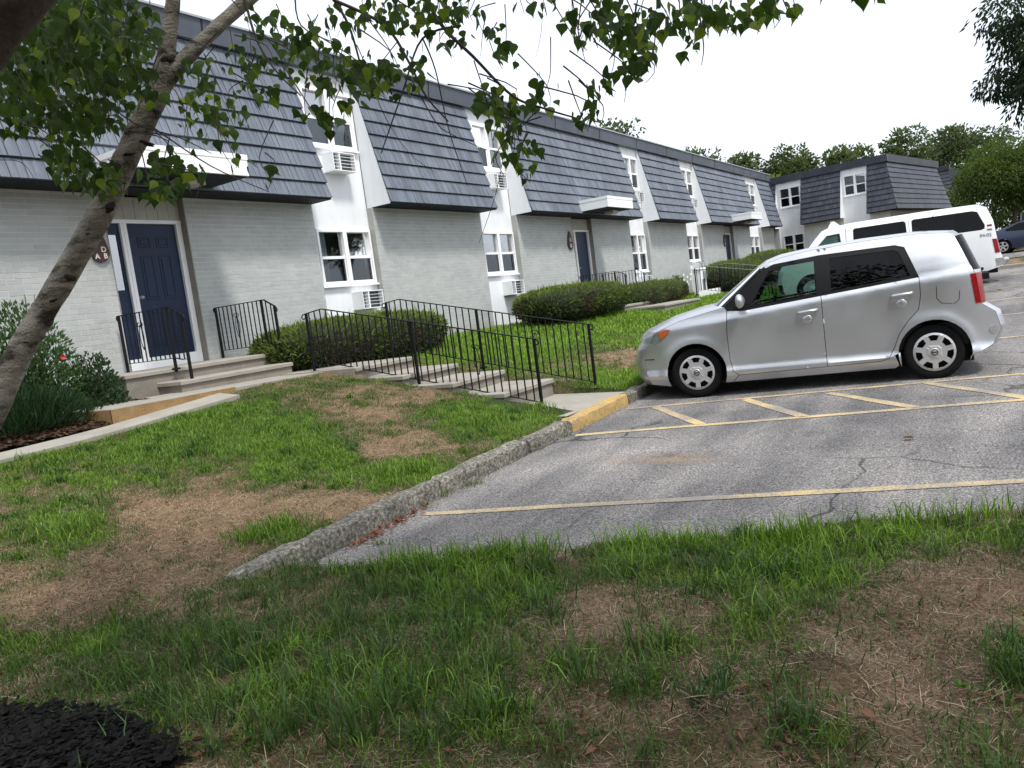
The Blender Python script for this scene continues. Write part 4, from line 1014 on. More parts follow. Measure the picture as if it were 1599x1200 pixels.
M['bluepaint'] = paint('blue_paint', (.012,.024,.06), .2, .35, .5)
M['blackpaint'] = paint('black_paint', (.012,.013,.015), .2, .3, 1)
M['rubber'] = mat('tyre_rubber', (.009,.009,.0095), .9, spec=.12, var=.2, scale=20, bump=.1, bscale=120)
M['hub'] = mat('hubcap_silver', (.48,.48,.49), .38, metal=.45, var=.05)
M['chrome'] = mat('chrome', (.7,.7,.72), .12, metal=1, var=.02)
M['glass_front'] = glass_mat('green_car_glass', (.40,.55,.49), .0, .02, 1.35)
M['glass_priv'] = glass_mat('privacy_glass', (.05,.055,.06), .0, .02, 1.32)
M['glass_van'] = glass_mat('van_tinted_glass', (.07,.075,.09), .0, .03, 1.3)
M['redlamp'] = mat('red_lens', (.24,.004,.007), .3, coat=.2, spec=.3, var=.2, scale=30)
M['redlamp'].node_tree.nodes['Principled BSDF'].inputs['Roughness'].default_value = .25
M['orange'] = mat('amber_lens', (.50,.10,.02), .2, coat=1, var=.15, scale=40)
M['clear'] = mat('clear_lamp', (.17,.20,.175), .2, coat=.6, var=.35, scale=14)
M['glass_rear'] = mat('rear_hatch_glass', (.008,.009,.010), .22, spec=.06)
M['interior'] = mat('car_interior', (.03,.03,.032), .85)

def pip(P, poly):
    x, y = P[:,0], P[:,1]; c = np.zeros(len(P), bool); n = len(poly); j = n-1
    for i in range(n):
        xi, yi = poly[i]; xj, yj = poly[j]
        if yi != yj: c ^= ((yi > y) != (yj > y)) & (x < (xj-xi)*(y-yi)/(yj-yi)+xi)
        j = i
    return c
def densify(poly, st):
    out = []
    for i in range(len(poly)):
        a, b = np.array(poly[i], float), np.array(poly[(i+1) % len(poly)], float); k = max(1, int(math.ceil(np.linalg.norm(b-a)/st)))
        for q in range(k): out.append(tuple(a+(b-a)*q/k))
    return out
def tri_poly(outer, holes=(), st=.07):
    loops = [densify(outer, st)] + [densify(h, st) for h in holes]; pts = []; edges = []
    for lp in loops:
        b = len(pts); pts += lp; edges += [(b+i, b+(i+1) % len(lp)) for i in range(len(lp))]
    A = np.array(loops[0]); lo, hi = A.min(0), A.max(0)
    G = np.stack(np.meshgrid(np.arange(lo[0]+st*.5, hi[0], st), np.arange(lo[1]+st*.5, hi[1], st)), -1).reshape(-1, 2)
    ok = pip(G, loops[0])
    for h in loops[1:]: ok &= ~pip(G, h)
    G = G[ok]
    if len(G):
        B = np.array(pts); dmin = np.sqrt(((G[:, None]-B[None])**2).sum(-1)).min(1); G = G[dmin > st*.38]
    allp = [Vector(q) for q in pts] + [Vector(q) for q in G]
    v, e, f, *_ = delaunay_2d_cdt(allp, edges, [], 0, 1e-5)
    V = np.array([(q.x, q.y) for q in v]); F = np.array([t for t in f if len(t) == 3])
    cen = V[F].mean(1); ok = pip(cen, loops[0])
    for h in loops[1:]: ok &= ~pip(cen, h)
    return V, F[ok]
def shrink(poly, d):
    P = np.array(poly, float); c = P.mean(0); out = []
    n = len(P); area = .5*sum(P[i,0]*P[(i+1)%n,1]-P[(i+1)%n,0]*P[i,1] for i in range(n)); sg = 1 if area > 0 else -1
    for i in range(n):
        a, b, q = P[i-1], P[i], P[(i+1) % n]; e1 = (b-a)/max(1e-9, np.linalg.norm(b-a)); e2 = (q-b)/max(1e-9, np.linalg.norm(q-b))
        nn = np.array([-e1[1]-e2[1], e1[0]+e2[0]])*sg; l = np.linalg.norm(nn); nn = nn/l if l > 1e-6 else nn*0; k = max(.45, l/2)
        out.append(tuple(b+nn*d/k))
    return out
def arc(cx, cy, r, a0, a1, n=14): return [(cx+r*math.cos(R(a0+(a1-a0)*i/n)), cy+r*math.sin(R(a0+(a1-a0)*i/n))) for i in range(n+1)]

class Car:
    def __init__(s, root, W, wheels, r, tyre_w):
        s.o = root; s.W = W; s.wheels = wheels; s.r = r; s.tw = tyre_w
    def side(s, name, outer, holes=(), mt=None, off=0., st=.07, sides=(-1,1), parent=None, gap=.0035, rim=.03):
        outer_ = shrink(outer, gap) if gap else outer
        V, F = tri_poly(outer_, holes, st); res = []
        for sg in sides:
            P = [(a, sg*(s.W(a, b)+off), b) for a, b in V]; n0 = len(P); fs = [tuple(t) if sg < 0 else (t[0], t[2], t[1]) for t in F.tolist()]
            mb = MB(); mb.add(P, fs)
            if rim:                                   # turned-in edges so gaps and openings have depth
                cnt = {}
                for t in fs:
                    for i in range(3):
                        e = (t[i], t[(i+1) % 3]); cnt[e] = 1
                for (i, j) in list(cnt):
                    if (j, i) not in cnt:
                        A_, B_ = P[i], P[j]; mb.add([A_, B_, (B_[0], B_[1]-sg*rim, B_[2]), (A_[0], A_[1]-sg*rim, A_[2])], [(1,0,3,2)])
            o = mb.build(name, mt, parent or s.o, smooth=True, fixn=False)
            bm = bmesh.new(); bm.from_mesh(o.data); bmesh.ops.remove_doubles(bm, verts=bm.verts, dist=1e-5); 
            for e in bm.edges:
                if len(e.link_faces) == 2 and e.calc_face_angle(0) > R(35): e.smooth = False
            bm.to_mesh(o.data); bm.free()
            res.append(o)
        return res
    def cross(s, name, prof, mt, t0=-1, t1=1, pw=4, nt=22, sub=4, parent=None, off=0.0):
        """prof rows (s,h,ds,dh): surface across the car, bulged by ds/dh at the middle"""
        pr = []
        for i in range(len(prof)-1):
            a, b = np.array(prof[i], float), np.array(prof[i+1], float)
            for k in range(sub): pr.append(a+(b-a)*k/sub)
        pr.append(np.array(prof[-1], float))
        base = np.sin(np.linspace(-np.pi/2, np.pi/2, nt+1)); ts = t0 + (base+1)/2*(t1-t0) if (t0, t1) == (-1, 1) else np.linspace(t0, t1, nt+1)
        mb = MB(); vs = []; fs = []
        for (a, h, ds, dh) in pr:
            for t in ts:
                q = 1-abs(t)**pw; vs.append((a+ds*q+(off if ds >= 0 else -off), t*s.W(a, h), h+dh*q))
        n = len(ts)
        for i in range(len(pr)-1):
            for k in range(n-1): fs.append((i*n+k, i*n+k+1, (i+1)*n+k+1, (i+1)*n+k))
        mb.add(vs, fs); o = mb.build(name, mt, parent or s.o, smooth=True, fixn=False)
        return o
    def line(s, name, pts, mt, rad=.003, off=.0, parent=None, sides=(-1,), closed=False):
        pts = densify(pts, .04) if closed else [p for p in densify(pts, .04)]
        for sg in sides:
            mb = MB(); mb.tube([(a, sg*(s.W(a, b)+off), b) for a, b in pts], rad, 5); mb.build(name, mt, parent or s.o)
    def wheel(s, x, sg, hub):
        e = bpy.data.objects.new('wheel', None); link(e, s.o); yo = s.W(x, .55)-.03
        e.location = (x, sg*yo, s.r)
        if sg > 0: e.rotation_euler = (0, 0, math.pi)
        r = s.r; w_ = s.tw; mb = MB()
        mb.lathe([(r*.66,.012),(r*.72,.0),(r*.9,.0),(r*.965,.012),(r,.04),(r,w_-.04),(r*.965,w_-.01),(r*.7,w_),(r*.66,w_-.02),(r*.66,.012)], 'y', 40); mb.build('tyre', M['rubber'], e, smooth=True)
        hub(e, r*.685)
        mb = MB(); mb.lathe([(r*.66,.06),(.02,.06),(0,.06)], 'y', 24); mb.build('brake_disc', M['dark'], e)
def hub_scion(e, r):
    holes = []
    for k in range(7):
        a = 2*math.pi*k/7+math.pi/2; w1, w2 = .24, .30; r1, r2 = r*.60, r*.88
        holes.append([(r1*math.cos(a-w1), r1*math.sin(a-w1)), (r2*math.cos(a-w2), r2*math.sin(a-w2)), (r2*1.02*math.cos(a), r2*1.02*math.sin(a)), (r2*math.cos(a+w2), r2*math.sin(a+w2)), (r1*math.cos(a+w1), r1*math.sin(a+w1))])
    V, F = tri_poly([(r*math.cos(2*math.pi*k/40), r*math.sin(2*math.pi*k/40)) for k in range(40)], holes, .02)
    mb = MB(); rr = np.hypot(V[:,0], V[:,1])/r; y = -.012 + .030*(1-rr)**2*0 + np.where(rr > .9, (rr-.9)*.12, 0) + np.where(rr < .35, -.006, .0)
    P = [(a, b, c) for a, b, c in zip(V[:,0], y, V[:,1])]; mb.add(P, [tuple(t) for t in F.tolist()])
    cnt = {}
    for t in F.tolist():
        for i in range(3): cnt[(t[i], t[(i+1)%3])] = 1
    for (i, j) in list(cnt):
        if (j, i) not in cnt: A_, B_ = P[i], P[j]; mb.add([A_, B_, (B_[0], B_[1]+.03, B_[2]), (A_[0], A_[1]+.03, A_[2])], [(1,0,3,2)])
    h = mb.build('hubcap', M['hub'], e, smooth=False, fixn=False)
    mb = MB(); mb.lathe([(0,-.026),(r*.16,-.026),(r*.2,-.022),(r*.22,-.012)], 'y', 24); mb.build('centre_cap', M['hub'], h, smooth=True)
    mb = MB(); mb.lathe([(r*.125,-.0275),(r*.165,-.0275)], 'y', 24); mb.build('emblem_ring', M['dark'], h)
    mb = MB(); mb.box(-r*.11, r*.11, -.029, -.027, -r*.03, r*.03); mb.build('emblem_bar', M['dark'], h)
def hub_plain(e, r):
    mb = MB(); mb.lathe([(r,.0),(r*.95,-.006),(r*.8,.012),(r*.4,.0),(r*.2,-.02),(0,-.022)], 'y', 24); mb.build('hubcap', M['hub'], e, smooth=True)
def hub_spoke(e, r):
    for k in range(5):
        a = 2*math.pi*k/5+.3; mb = MB(); c, s_ = math.cos(a), math.sin(a)
        mb.add([(c*r*.1-s_*.03,-.01,s_*r*.1+c*.03),(c*r*.1+s_*.03,-.01,s_*r*.1-c*.03),(c*r+s_*.045,-.01,s_*r-c*.045),(c*r-s_*.045,-.01,s_*r+c*.045)], [(0,1,2,3)]); mb.build('spoke', M['hub'], e, fixn=False)
    mb = MB(); mb.lathe([(r,0),(r*.9,-.01),(r*.86,.0)], 'y', 30); mb.build('rim', M['hub'], e, smooth=True)

# ------------------------------------------------------------------ the silver boxy wagon
ang = math.atan2(-.98058, .19612)
car = empty('parked_car', (9.31+.885*.98058-.03, 3.266+.885*.19612, -1.437), ang, label='silver boxy hatchback parked nose to the kerb beside the hatched lines', cat='car', group='parked vehicles')
_h = [.12,.18,.24,.305,.36,.45,.7,.93,.995,1.045,1.13,1.3,1.5,1.58,1.66,1.72]; _w = [.80,.845,.878,.896,.870,.872,.884,.884,.878,.846,.830,.79,.728,.69,.62,.56]
def W_scion(a, h):
    hb = (1.005+.085*(a-.6))-1.05; k_ = min(1, max(0, (h-.72)/.22)); h2 = h-hb*k_*(1-min(1, max(0, (h-1.2)/.3)))
    w_ = float(np.interp(h2, _h, _w))
    if a < .35: w_ -= .175*((.35-a)/1.0)**2.3
    if a > 2.65: w_ -= .085*((a-2.65)/.6)**2.2
    for c in (0.0, 2.6):
        rr = math.hypot(a-c, (h-.31)); w_ += .020*math.exp(-((rr-.37)/.075)**2)
    if h < .30: w_ += .008
    return max(w_, .3)
cr = Car(car, W_scion, (0, 2.6), .312, .2)
AF = arc(0.0, .31, .362, 205, -24, 18); AR = arc(2.6, .31, .362, 200, -20, 18)
front_fender = [(-.585,.19),(-.64,.30),(-.655,.50),(-.615,.64),(-.56,.72),(-.525,.80),(-.46,.855),(-.15,.965),(.2,1.035),(.40,1.070),(.425,1.025),(.405,.75),(.41,.45),(.44,.30),(.50,.245),(.50,.17),(.36,.165)] 
front_fender = front_fender[:-2] + [(.42,.16)] + list(reversed(AF)) + [(-.42,.17)]
fd = [(.425,1.025),(.62,1.005),(1.485,1.075),(1.49,.255),(.50,.245),(.44,.30),(.41,.45),(.405,.75)]
rd = [(1.485,1.075),(2.50,1.155),(2.50,.95),(2.47,.80),(2.36,.69),(2.265,.56),(2.20,.40),(2.14,.29),(2.05,.262),(1.49,.255)]
sill = [(.42,.16),(.50,.245),(2.05,.262),(2.14,.29),(2.20,.32),(2.24,.20),(2.2,.165)]
qp = [(2.50,1.155),(2.39,1.50),(2.30,1.535),(1.5,1.535),(1.0,1.50),(.90,1.465),(.88,1.50),(.95,1.53),(1.1,1.573),(1.4,1.605),(2.0,1.63),(2.57,1.625),(2.86,1.585),(2.90,1.55),(3.03,1.165),(3.05,1.12),(3.08,.80),(3.22,.69),(3.27,.50),(3.18,.34),(2.95,.235)]
qp += list(reversed(AR))[0:] + [(2.25,.34),(2.14,.29),(2.20,.40),(2.265,.56),(2.36,.69),(2.47,.80),(2.50,.95)]
# start of reversed(AR) is its lower rear end
cr.side('front_fender', front_fender, mt=M['silver'], sides=(-1,1), st=.035)
fdo = cr.side('door', fd, mt=M['silver'], st=.026); rdo = cr.side('door', rd, mt=M['silver'], st=.026); cr.side('sill', sill, mt=M['silver'], st=.035)
cr.side('rear_quarter', qp, mt=M['silver'], st=.035)
dlo = [(.425,1.03),(.62,1.01),(1.485,1.08),(2.50,1.16),(2.39,1.495),(2.30,1.53),(1.5,1.53),(1.0,1.495),(.86,1.445),(.40,1.075)]
w1 = [(.70,1.045),(1.44,1.10),(1.45,1.485),(1.05,1.465),(.93,1.42)]; w2 = [(1.60,1.115),(2.42,1.18),(2.33,1.455),(2.27,1.485),(1.61,1.487)]
tr = cr.side('window_trim', dlo, [w1, w2], M['dark'], off=-.006, gap=-.002)
for i, sg in ((0,-1),(1,1)):
    cr.side('window_glass', w1, mt=M['glass_front'], off=-.014, sides=(sg,), gap=-.004, rim=0, st=.15); cr.side('window_glass', w2, mt=M['glass_priv'], off=-.014, sides=(sg,), gap=-.004, rim=0, st=.15)
bump_f = [(-.585,.19,-.16,0),(-.64,.30,-.19,0),(-.655,.50,-.20,0),(-.615,.64,-.20,.0),(-.56,.72,-.20,.0)]
cr.cross('front_bumper', bump_f, M['silver']); cr.cross('grille', [(-.56,.72,-.20,0),(-.525,.80,-.20,.01),(-.46,.855,-.19,.02)], M['silver'])
cr.cross('hood', [(-.46,.855,-.19,.02),(-.15,.965,-.15,.045),(.2,1.035,-.15,.05),(.40,1.07,-.17,.03)], M['silver'])
cr.cross('windshield', [(.40,1.07,-.17,.03),(.86,1.47,-.07,.035)], M['glass_front'], sub=8)
cr.cross('a_pillar', [(.40,1.07,-.17,.03),(.86,1.47,-.07,.035)], M['dark'], -1, -.93, nt=3, off=.004); cr.cross('a_pillar', [(.40,1.07,-.17,.03),(.86,1.47,-.07,.035)], M['dark'], .93, 1, nt=3, off=.004)
cr.cross('roof', [(.86,1.47,-.07,.035),(.95,1.53,-.05,.04),(1.1,1.573,-.03,.045),(1.4,1.605,0,.045),(2.0,1.63,0,.045),(2.57,1.625,.03,.045),(2.86,1.585,.10,.04),(2.90,1.55,.12,.02)], M['silver'], pw=3)
cr.cross('rear_glass', [(2.90,1.55,.12,.02),(3.03,1.165,.13,.0)], M['glass_rear'], sub=6, pw=6)
cr.cross('hatch', [(3.03,1.165,.13,.0),(3.05,1.12,.11,.0),(3.08,.80,.10,0)], M['silver'], -.8, .8, pw=6)
for a_, b_ in ((-1,-.8),(.8,1)):
    cr.cross('tail_lamp', [(3.045,1.13,.11,.0),(3.08,.80,.10,0)], M['redlamp'], a_, b_, nt=6, pw=6, off=.004)
    cr.cross('lamp_surround', [(3.03,1.165,.13,.0),(3.05,1.12,.11,.0),(3.08,.80,.10,0)], M['silver'], a_, b_, nt=6, pw=6)
cr.cross('rear_bumper', [(3.08,.80,.10,0),(3.22,.69,.11,0),(3.27,.50,.11,0),(3.18,.34,.09,0),(2.95,.235,.05,0)], M['silver'], pw=5)
cr.side('tail_lamp', [(2.995,1.125),(3.046,1.125),(3.078,.805),(3.03,.80)], mt=M['redlamp'], off=.006, gap=0, st=.04)
cr.side('headlamp', [(-.53,.80),(-.46,.845),(-.33,.875),(-.275,.872),(-.30,.82),(-.40,.74),(-.50,.695),(-.555,.725)], mt=M['clear'], off=.006, gap=0, st=.04, rim=.01)
cr.side('turn_signal', [(-.43,.855),(-.33,.875),(-.285,.87),(-.31,.82),(-.39,.765),(-.42,.775)], mt=M['orange'], off=.010, gap=0, st=.04, rim=.01)
cr.side('rear_reflector', arc(3.19, .50, .045, 0, 345, 12), mt=M['chrome'], off=.008, gap=0, st=.03, rim=.01)
cr.line('bumper_slit', [(-.65,.515),(-.52,.515),(-.52,.512)], M['dark'], .006, .0, sides=(-1,1))
cr.line('fuel_door_seam', [(2.66,1.03),(2.655,.90),(2.70,.845),(2.82,.825),(2.87,.86),(2.885,.98),(2.87,.86),(2.82,.825),(2.70,.845),(2.655,.90)], M['dark'], .0035, -.001)
for ob, (hx, hz) in ((fdo, (1.33,.915)), (rdo, (2.32,.985))):
    for q, sg in zip(ob, (-1,1)):
        y0 = sg*W_scion(hx, hz); mb = MB()
        mb.tube([(hx-.115,y0+sg*.012,hz-.012),(hx-.09,y0+sg*.036,hz-.006),(hx,y0+sg*.042,hz),(hx+.085,y0+sg*.036,hz+.006),(hx+.105,y0+sg*.012,hz+.008)], [.012,.017,.018,.017,.012], 8); h = mb.build('handle', M['silver'], q, smooth=True)
        mb = MB(); mb.lathe([(.052,.0),(.048,.003),(0,.0035)], 'y', 20, (hx-.01,0,hz)); hb = mb.build('handle_recess', M['silver'], q, smooth=True); hb.location = (0, y0+sg*.001, 0); hb.scale = (1.0, sg*1.0, .9)
for sg in (-1, 1):                                                 # mirrors
    mb = MB(); y0 = sg*(W_scion(.6,1.1)+.0); vs = []
    for i in range(9):
        u = math.pi*i/8
        for k in range(14):
            v = 2*math.pi*k/14; vs.append((.60+.055*math.cos(u) - .035*math.sin(u)*(.3), y0+sg*(.125+.105*math.sin(u)*math.cos(v)), 1.125+.085*math.sin(u)*math.sin(v)))
    mb.add(vs, [(i*14+k, i*14+(k+1)%14, (i+1)*14+(k+1)%14, (i+1)*14+k) for i in range(8) for k in range(14)]); mi = mb.build('mirror', M['silver'], car, smooth=True)
    mb = MB(); mb.bar((.60,y0-sg*.02,1.06), (.60,y0+sg*.08,1.085), .03, .03); mb.build('mirror_arm', M['dark'], mi)
mb = MB(); mb.box(-.42,3.0,-.72,.72,.17,.36); mb.box(.42,2.2,-.76,.76,.165,.36); mb.build('underbody', M['dark'], car)
mb = MB(); mb.box(.36,2.95,-.78,.78,.365,.62); mb.build('cabin_floor', M['interior'], car)
mb = MB(); mb.prism([(.30,.60),(.30,1.02),(.62,1.03),(.82,.98),(.80,.62)], 'y', -.74, .74); mb.build('dashboard', M['interior'], car)
for y_ in (-.36, .36):
    mb = MB(); mb.prism([(1.10,.62),(1.15,.78),(1.62,.74),(1.80,1.22),(1.92,1.20),(1.74,.62)], 'y', y_-.24, y_+.24); st_ = mb.build('front_seat', M['interior'], car, bevel=.03)
    mb = MB(); mb.cbox(1.78,1.88,y_-.13,y_+.13,1.24,1.44,.03); mb.build('headrest', M['interior'], st_)
mb = MB(); mb.prism([(1.95,.62),(1.98,.78),(2.42,.76),(2.62,1.22),(2.74,1.20),(2.62,.62)], 'y', -.66, .66); mb.build('rear_seat', M['interior'], car, bevel=.03)
mb = MB(); pts = [(.93+.05*math.sin(a), -.36+.18*math.cos(a), .98+.17*math.sin(a)) for a in [k*2*math.pi/20 for k in range(21)]]; mb.tube(pts, .014, 6); mb.bar((.80,-.36,.92), (.93,-.36,.98), .04); mb.build('steering_wheel', M['interior'], car)
for x_ in (0, 2.6):
    for sg in (-1, 1):
        cr.wheel(x_, sg, hub_scion)
        mb = MB(); n = 20; vs = []
        for k in range(n+1):
            a = R(-20+220*k/n); 
            for y_ in (W_scion(x_+.36*math.cos(a),.31+.36*math.sin(a))-.02, .45): vs.append((x_+.366*math.cos(a), sg*y_, .31+.366*math.sin(a)))
        mb.add(vs, [(2*k, 2*k+1, 2*k+3, 2*k+2) for k in range(n)]); mb.build('wheel_well', M['dark'], car, fixn=False)
        mb = MB(); mb.box(x_-.36, x_+.36, min(sg*.45, sg*.44), max(sg*.45, sg*.44), .2, .66); mb.build('wheel_well', M['dark'], car)
mb = MB(); mb.tube([(2.62,-.25,1.655),(2.80,-.25,1.86)], [.006,.003], 6); an = mb.build('antenna', M['dark'], car); mb = MB(); mb.prism([(2.52,1.655),(2.60,1.70),(2.66,1.70),(2.72,1.655)], 'y', -.28, -.22); mb.build('antenna_base', M['dark'], an)
mb = MB(); mb.tube([(3.16,0.0,1.14),(3.20,-.25,1.13),(3.205,-.33,1.15)], .018, 6); mb.cbox(3.15,3.26,-.40,-.28,1.03,1.12,.02); mb.build('rear_wiper', M['dark'], car)
mb = MB(); mb.tube([(.30,-.55,1.105),(.32,-.2,1.12),(.42,.1,1.19)], .009, 5); mb.build('wiper', M['dark'], car)

# ------------------------------------------------------------------ the white passenger van
van = empty('parked_van', (24.0+1.0*.98058, .25+1.0*.19612, float(lot(24.2))), ang, label='white passenger van with tinted windows parked behind the silver hatchback', cat='van', group='parked vehicles')
def W_van(a, h):
    w_ = float(np.interp(h, [.2,.4,.8,1.2,1.45,1.9,2.0,2.1], [.93,.97,1.0,1.0,.985,.90,.84,.72]))
    if a < -4.2: w_ -= .16*((-4.2-a)/1.0)**2
    if a > -.1: w_ -= .10*max(0, (a+.1)/.4)**2
    return w_
vn = Car(van, W_van, (-4.55,-1.05), .37, .24)
AV1 = arc(-4.40,.38,.43,205,-25,16); AV2 = arc(-.98,.38,.43,205,-25,16)
vs_ = [(-5.15,.32),(-5.2,.6),(-5.15,.95),(-5.0,1.14),(-4.45,1.33),(-3.98,1.90),(-3.85,1.955),(-3.3,2.01),(-1.5,2.035),(-.28,2.02),(-.10,1.95),(.02,1.6),(.08,1.1),(.14,.75),(.2,.60),(.2,.42)] + list(reversed(AV2)) + list(reversed(AV1)) + [(-4.9,.3)]
vw = [[(-4.28,1.40),(-4.17,1.55),(-3.93,1.79),(-3.60,1.81),(-3.57,1.40)], [(-3.28,1.42),(-3.26,1.84),(-3.22,1.885),(-2.02,1.895),(-1.97,1.85),(-1.96,1.41),(-2.0,1.38),(-3.24,1.38)], [(-1.84,1.41),(-1.83,1.86),(-1.78,1.90),(-.42,1.90),(-.30,1.86),(-.16,1.50),(-.17,1.41),(-.25,1.38),(-1.80,1.38)]]
vn.side('body_side', vs_, vw, M['vanwhite'], gap=0, st=.12)
for k, q in enumerate(vw): vn.side('window_glass', q, mt=M['glass_front'] if k == 0 else M['glass_van'], off=-.012, gap=-.004, rim=0, st=.3)
vn.line('door_seam', [(-3.45,1.95),(-3.45,.5),(-3.449,.5)], M['dark'], .006, -.002); vn.line('door_seam', [(-1.90,1.96),(-1.90,.5),(-1.899,.5)], M['dark'], .004, -.002)
vn.cross('front_bumper', [(-5.15,.32,-.12,0),(-5.2,.6,-.14,0)], M['dark']); vn.cross('nose', [(-5.2,.6,-.14,0),(-5.15,.95,-.14,0),(-5.0,1.14,-.14,.02)], M['vanwhite'])
vn.cross('hood', [(-5.0,1.14,-.14,.02),(-4.45,1.33,-.22,.05)], M['vanwhite']); vn.cross('windshield', [(-4.45,1.33,-.22,.05),(-3.98,1.90,-.1,.04)], M['glass_front'])
vn.cross('roof', [(-3.98,1.90,-.1,.04),(-3.85,1.955,-.05,.05),(-3.3,2.01,0,.06),(-1.5,2.035,0,.06),(-.28,2.02,.03,.06),(-.10,1.95,.06,.03)], M['vanwhite'], pw=3)
vn.cross('rear_doors', [(-.10,1.95,.06,.03),(.02,1.6,.07,0),(.08,1.1,.07,0),(.14,.75,.07,0),(.2,.60,.06,0)], M['vanwhite'], pw=6)
vn.cross('rear_bumper', [(.2,.62,.16,0),(.24,.58,.18,0),(.24,.44,.18,0),(.2,.42,.12,0)], M['chrome'], pw=6)
vn.side('tail_lamp', [(-.02,1.12),(.075,1.12),(.135,.76),(.03,.76)], mt=M['redlamp'], off=.008, gap=0, st=.06, rim=.012)
vn.cross('tail_lamp', [(.078,1.12,.07,0),(.135,.76,.07,0)], M['redlamp'], -1, -.86, nt=4, pw=6, off=.006)
vn.side('bumper_end', [(.02,.62),(.2,.62),(.24,.58),(.24,.44),(.05,.42)], mt=M['chrome'], off=.006, gap=0, st=.1, rim=.02)
for x_ in (-4.40,-.98):
    for sg in (-1,1):
        vn.wheel(x_, sg, hub_plain)
        mb = MB(); mb.box(x_-.43, x_+.43, min(sg*.5,sg*.93), max(sg*.5,sg*.93), .80, .815); mb.box(x_-.43, x_+.43, min(sg*.5,sg*.51), max(sg*.5,sg*.51), .2, .8); mb.build('wheel_well', M['dark'], van)
mb = MB(); mb.box(-4.9,.1,-.8,.8,.25,.55); mb.build('underbody', M['dark'], van)
mb = MB(); mb.box(-4.6,-.1,-.9,.9,.56,.9); mb.build('cabin_floor', M['interior'], van)
for x_ in (-3.3,-2.2,-1.2):
    mb = MB(); mb.prism([(x_,.9),(x_+.05,1.1),(x_+.5,1.06),(x_+.62,1.6),(x_+.74,1.6),(x_+.6,.9)], 'y', -.75, .75); mb.build('seat_row', M['interior'], van, bevel=.03)
mb = MB(); mb.prism([(-3.88,2.0),(-3.78,2.17),(-3.70,2.17),(-3.55,2.03)], 'y', -.55, -.40); mb.build('roof_fin', M['vanwhite'], van)
Mv = lambda a, h, d: Matrix.Translation((a, -(W_van(a, h)+d), h)) @ Matrix.Rotation(R(90), 4, 'X')
text_mesh('fleet_number', '84-02', .115, M['metal_grey'], van, Mv(-.16, 1.235, .004), .001, .003)
mb = MB(); mb.box(-.10,.02,-.003,0,-.075,.075); q = mb.build('sticker', M['vanwhite'], van); q.location = (-.02, -(W_van(-.02,1.43)+.004), 1.43); q.rotation_euler = (R(-8),0,0)
for z0, z1 in ((.015,.07),(-.07,-.04)): mb = MB(); mb.box(-.095,.015,-.005,-.0032,z0,z1); mb.build('sticker_stripe', M['redlamp'], q)

# ------------------------------------------------------------------ two cars on the far road
def far_car(label, loc, ang_, pm, k=1.0, kz=1.0):
    o = empty('parked_car', loc, ang_, label=label, cat='car', group='parked vehicles')
    def Wf(a, h): return float(np.interp(h, [.2*kz,.5*kz,.85*kz,1.0*kz,1.42*kz], [.84,.9,.88,.84,.62])) - .12*max(0, abs(a-1.35)-1.6)**1.5
    c = Car(o, Wf, (0,2.75), .33, .2)
    a1 = arc(0,.33,.37,200,-20,12); a2 = arc(2.75,.33,.37,200,-20,12)
    out = [(-.8,.22),(-.86,.5*kz),(-.78,.68*kz),(.55,.93*kz),(1.25,1.35*kz),(1.6,1.42*kz),(2.1,1.41*kz),(2.85,1.12*kz),(3.45,1.02*kz),(3.62,.95*kz),(3.66,.55*kz),(3.5,.25)] + list(reversed(a2)) + list(reversed(a1)) + [(-.5,.2)]
    wn = [[(.75,.95*kz),(1.3,1.30*kz),(1.68,1.36*kz),(1.68,.98*kz)], [(1.78,.98*kz),(1.78,1.36*kz),(2.08,1.35*kz),(2.62,1.12*kz),(2.6,1.03*kz)]]
    c.side('body_side', out, wn, pm, gap=0, st=.15)
    for q in wn: c.side('window_glass', q, mt=M['glass_van'], off=-.01, gap=-.004, rim=0, st=.3); c.line('chrome_trim', q, M['chrome'], .012, .002, closed=True)
    P = [(a, h, 0, .03) for a, h in out[:12]]
    c.cross('nose', [(-.8,.22,-.1,0),(-.86,.5*kz,-.12,0),(-.78,.68*kz,-.12,0)], pm); c.cross('hood', [(-.78,.68*kz,-.12,0),(.55,.93*kz,-.1,.05)], pm); c.cross('windshield', [(.55,.93*kz,-.1,.05),(1.25,1.35*kz,-.05,.04)], M['glass_van'])
    c.cross('roof', [(1.25,1.35*kz,-.05,.04),(1.6,1.42*kz,0,.04),(2.1,1.41*kz,0,.04)], pm); c.cross('rear_glass', [(2.1,1.41*kz,0,.04),(2.85,1.12*kz,.05,.03)], M['glass_van']); c.cross('trunk', [(2.85,1.12*kz,.05,.03),(3.45,1.02*kz,.1,.03),(3.62,.95*kz,.1,0),(3.66,.55*kz,.1,0),(3.5,.25,.08,0)], pm)
    for x_ in (0,2.75):
        for sg in (-1,1): c.wheel(x_, sg, hub_spoke)
    mb = MB(); mb.box(-.6,3.3,-.7,.7,.2,.6*kz); mb.build('underbody', M['dark'], o)
    return o
far_car('dark blue sedan on the road beyond the green verge', (45.3, -2.75, float(lot(45))+.13), R(82), M['bluepaint'])
far_car('black sport utility vehicle parked behind the blue sedan', (55.6, -4.6, float(lot(55.6))+.93), R(84), M['blackpaint'], kz=1.2)
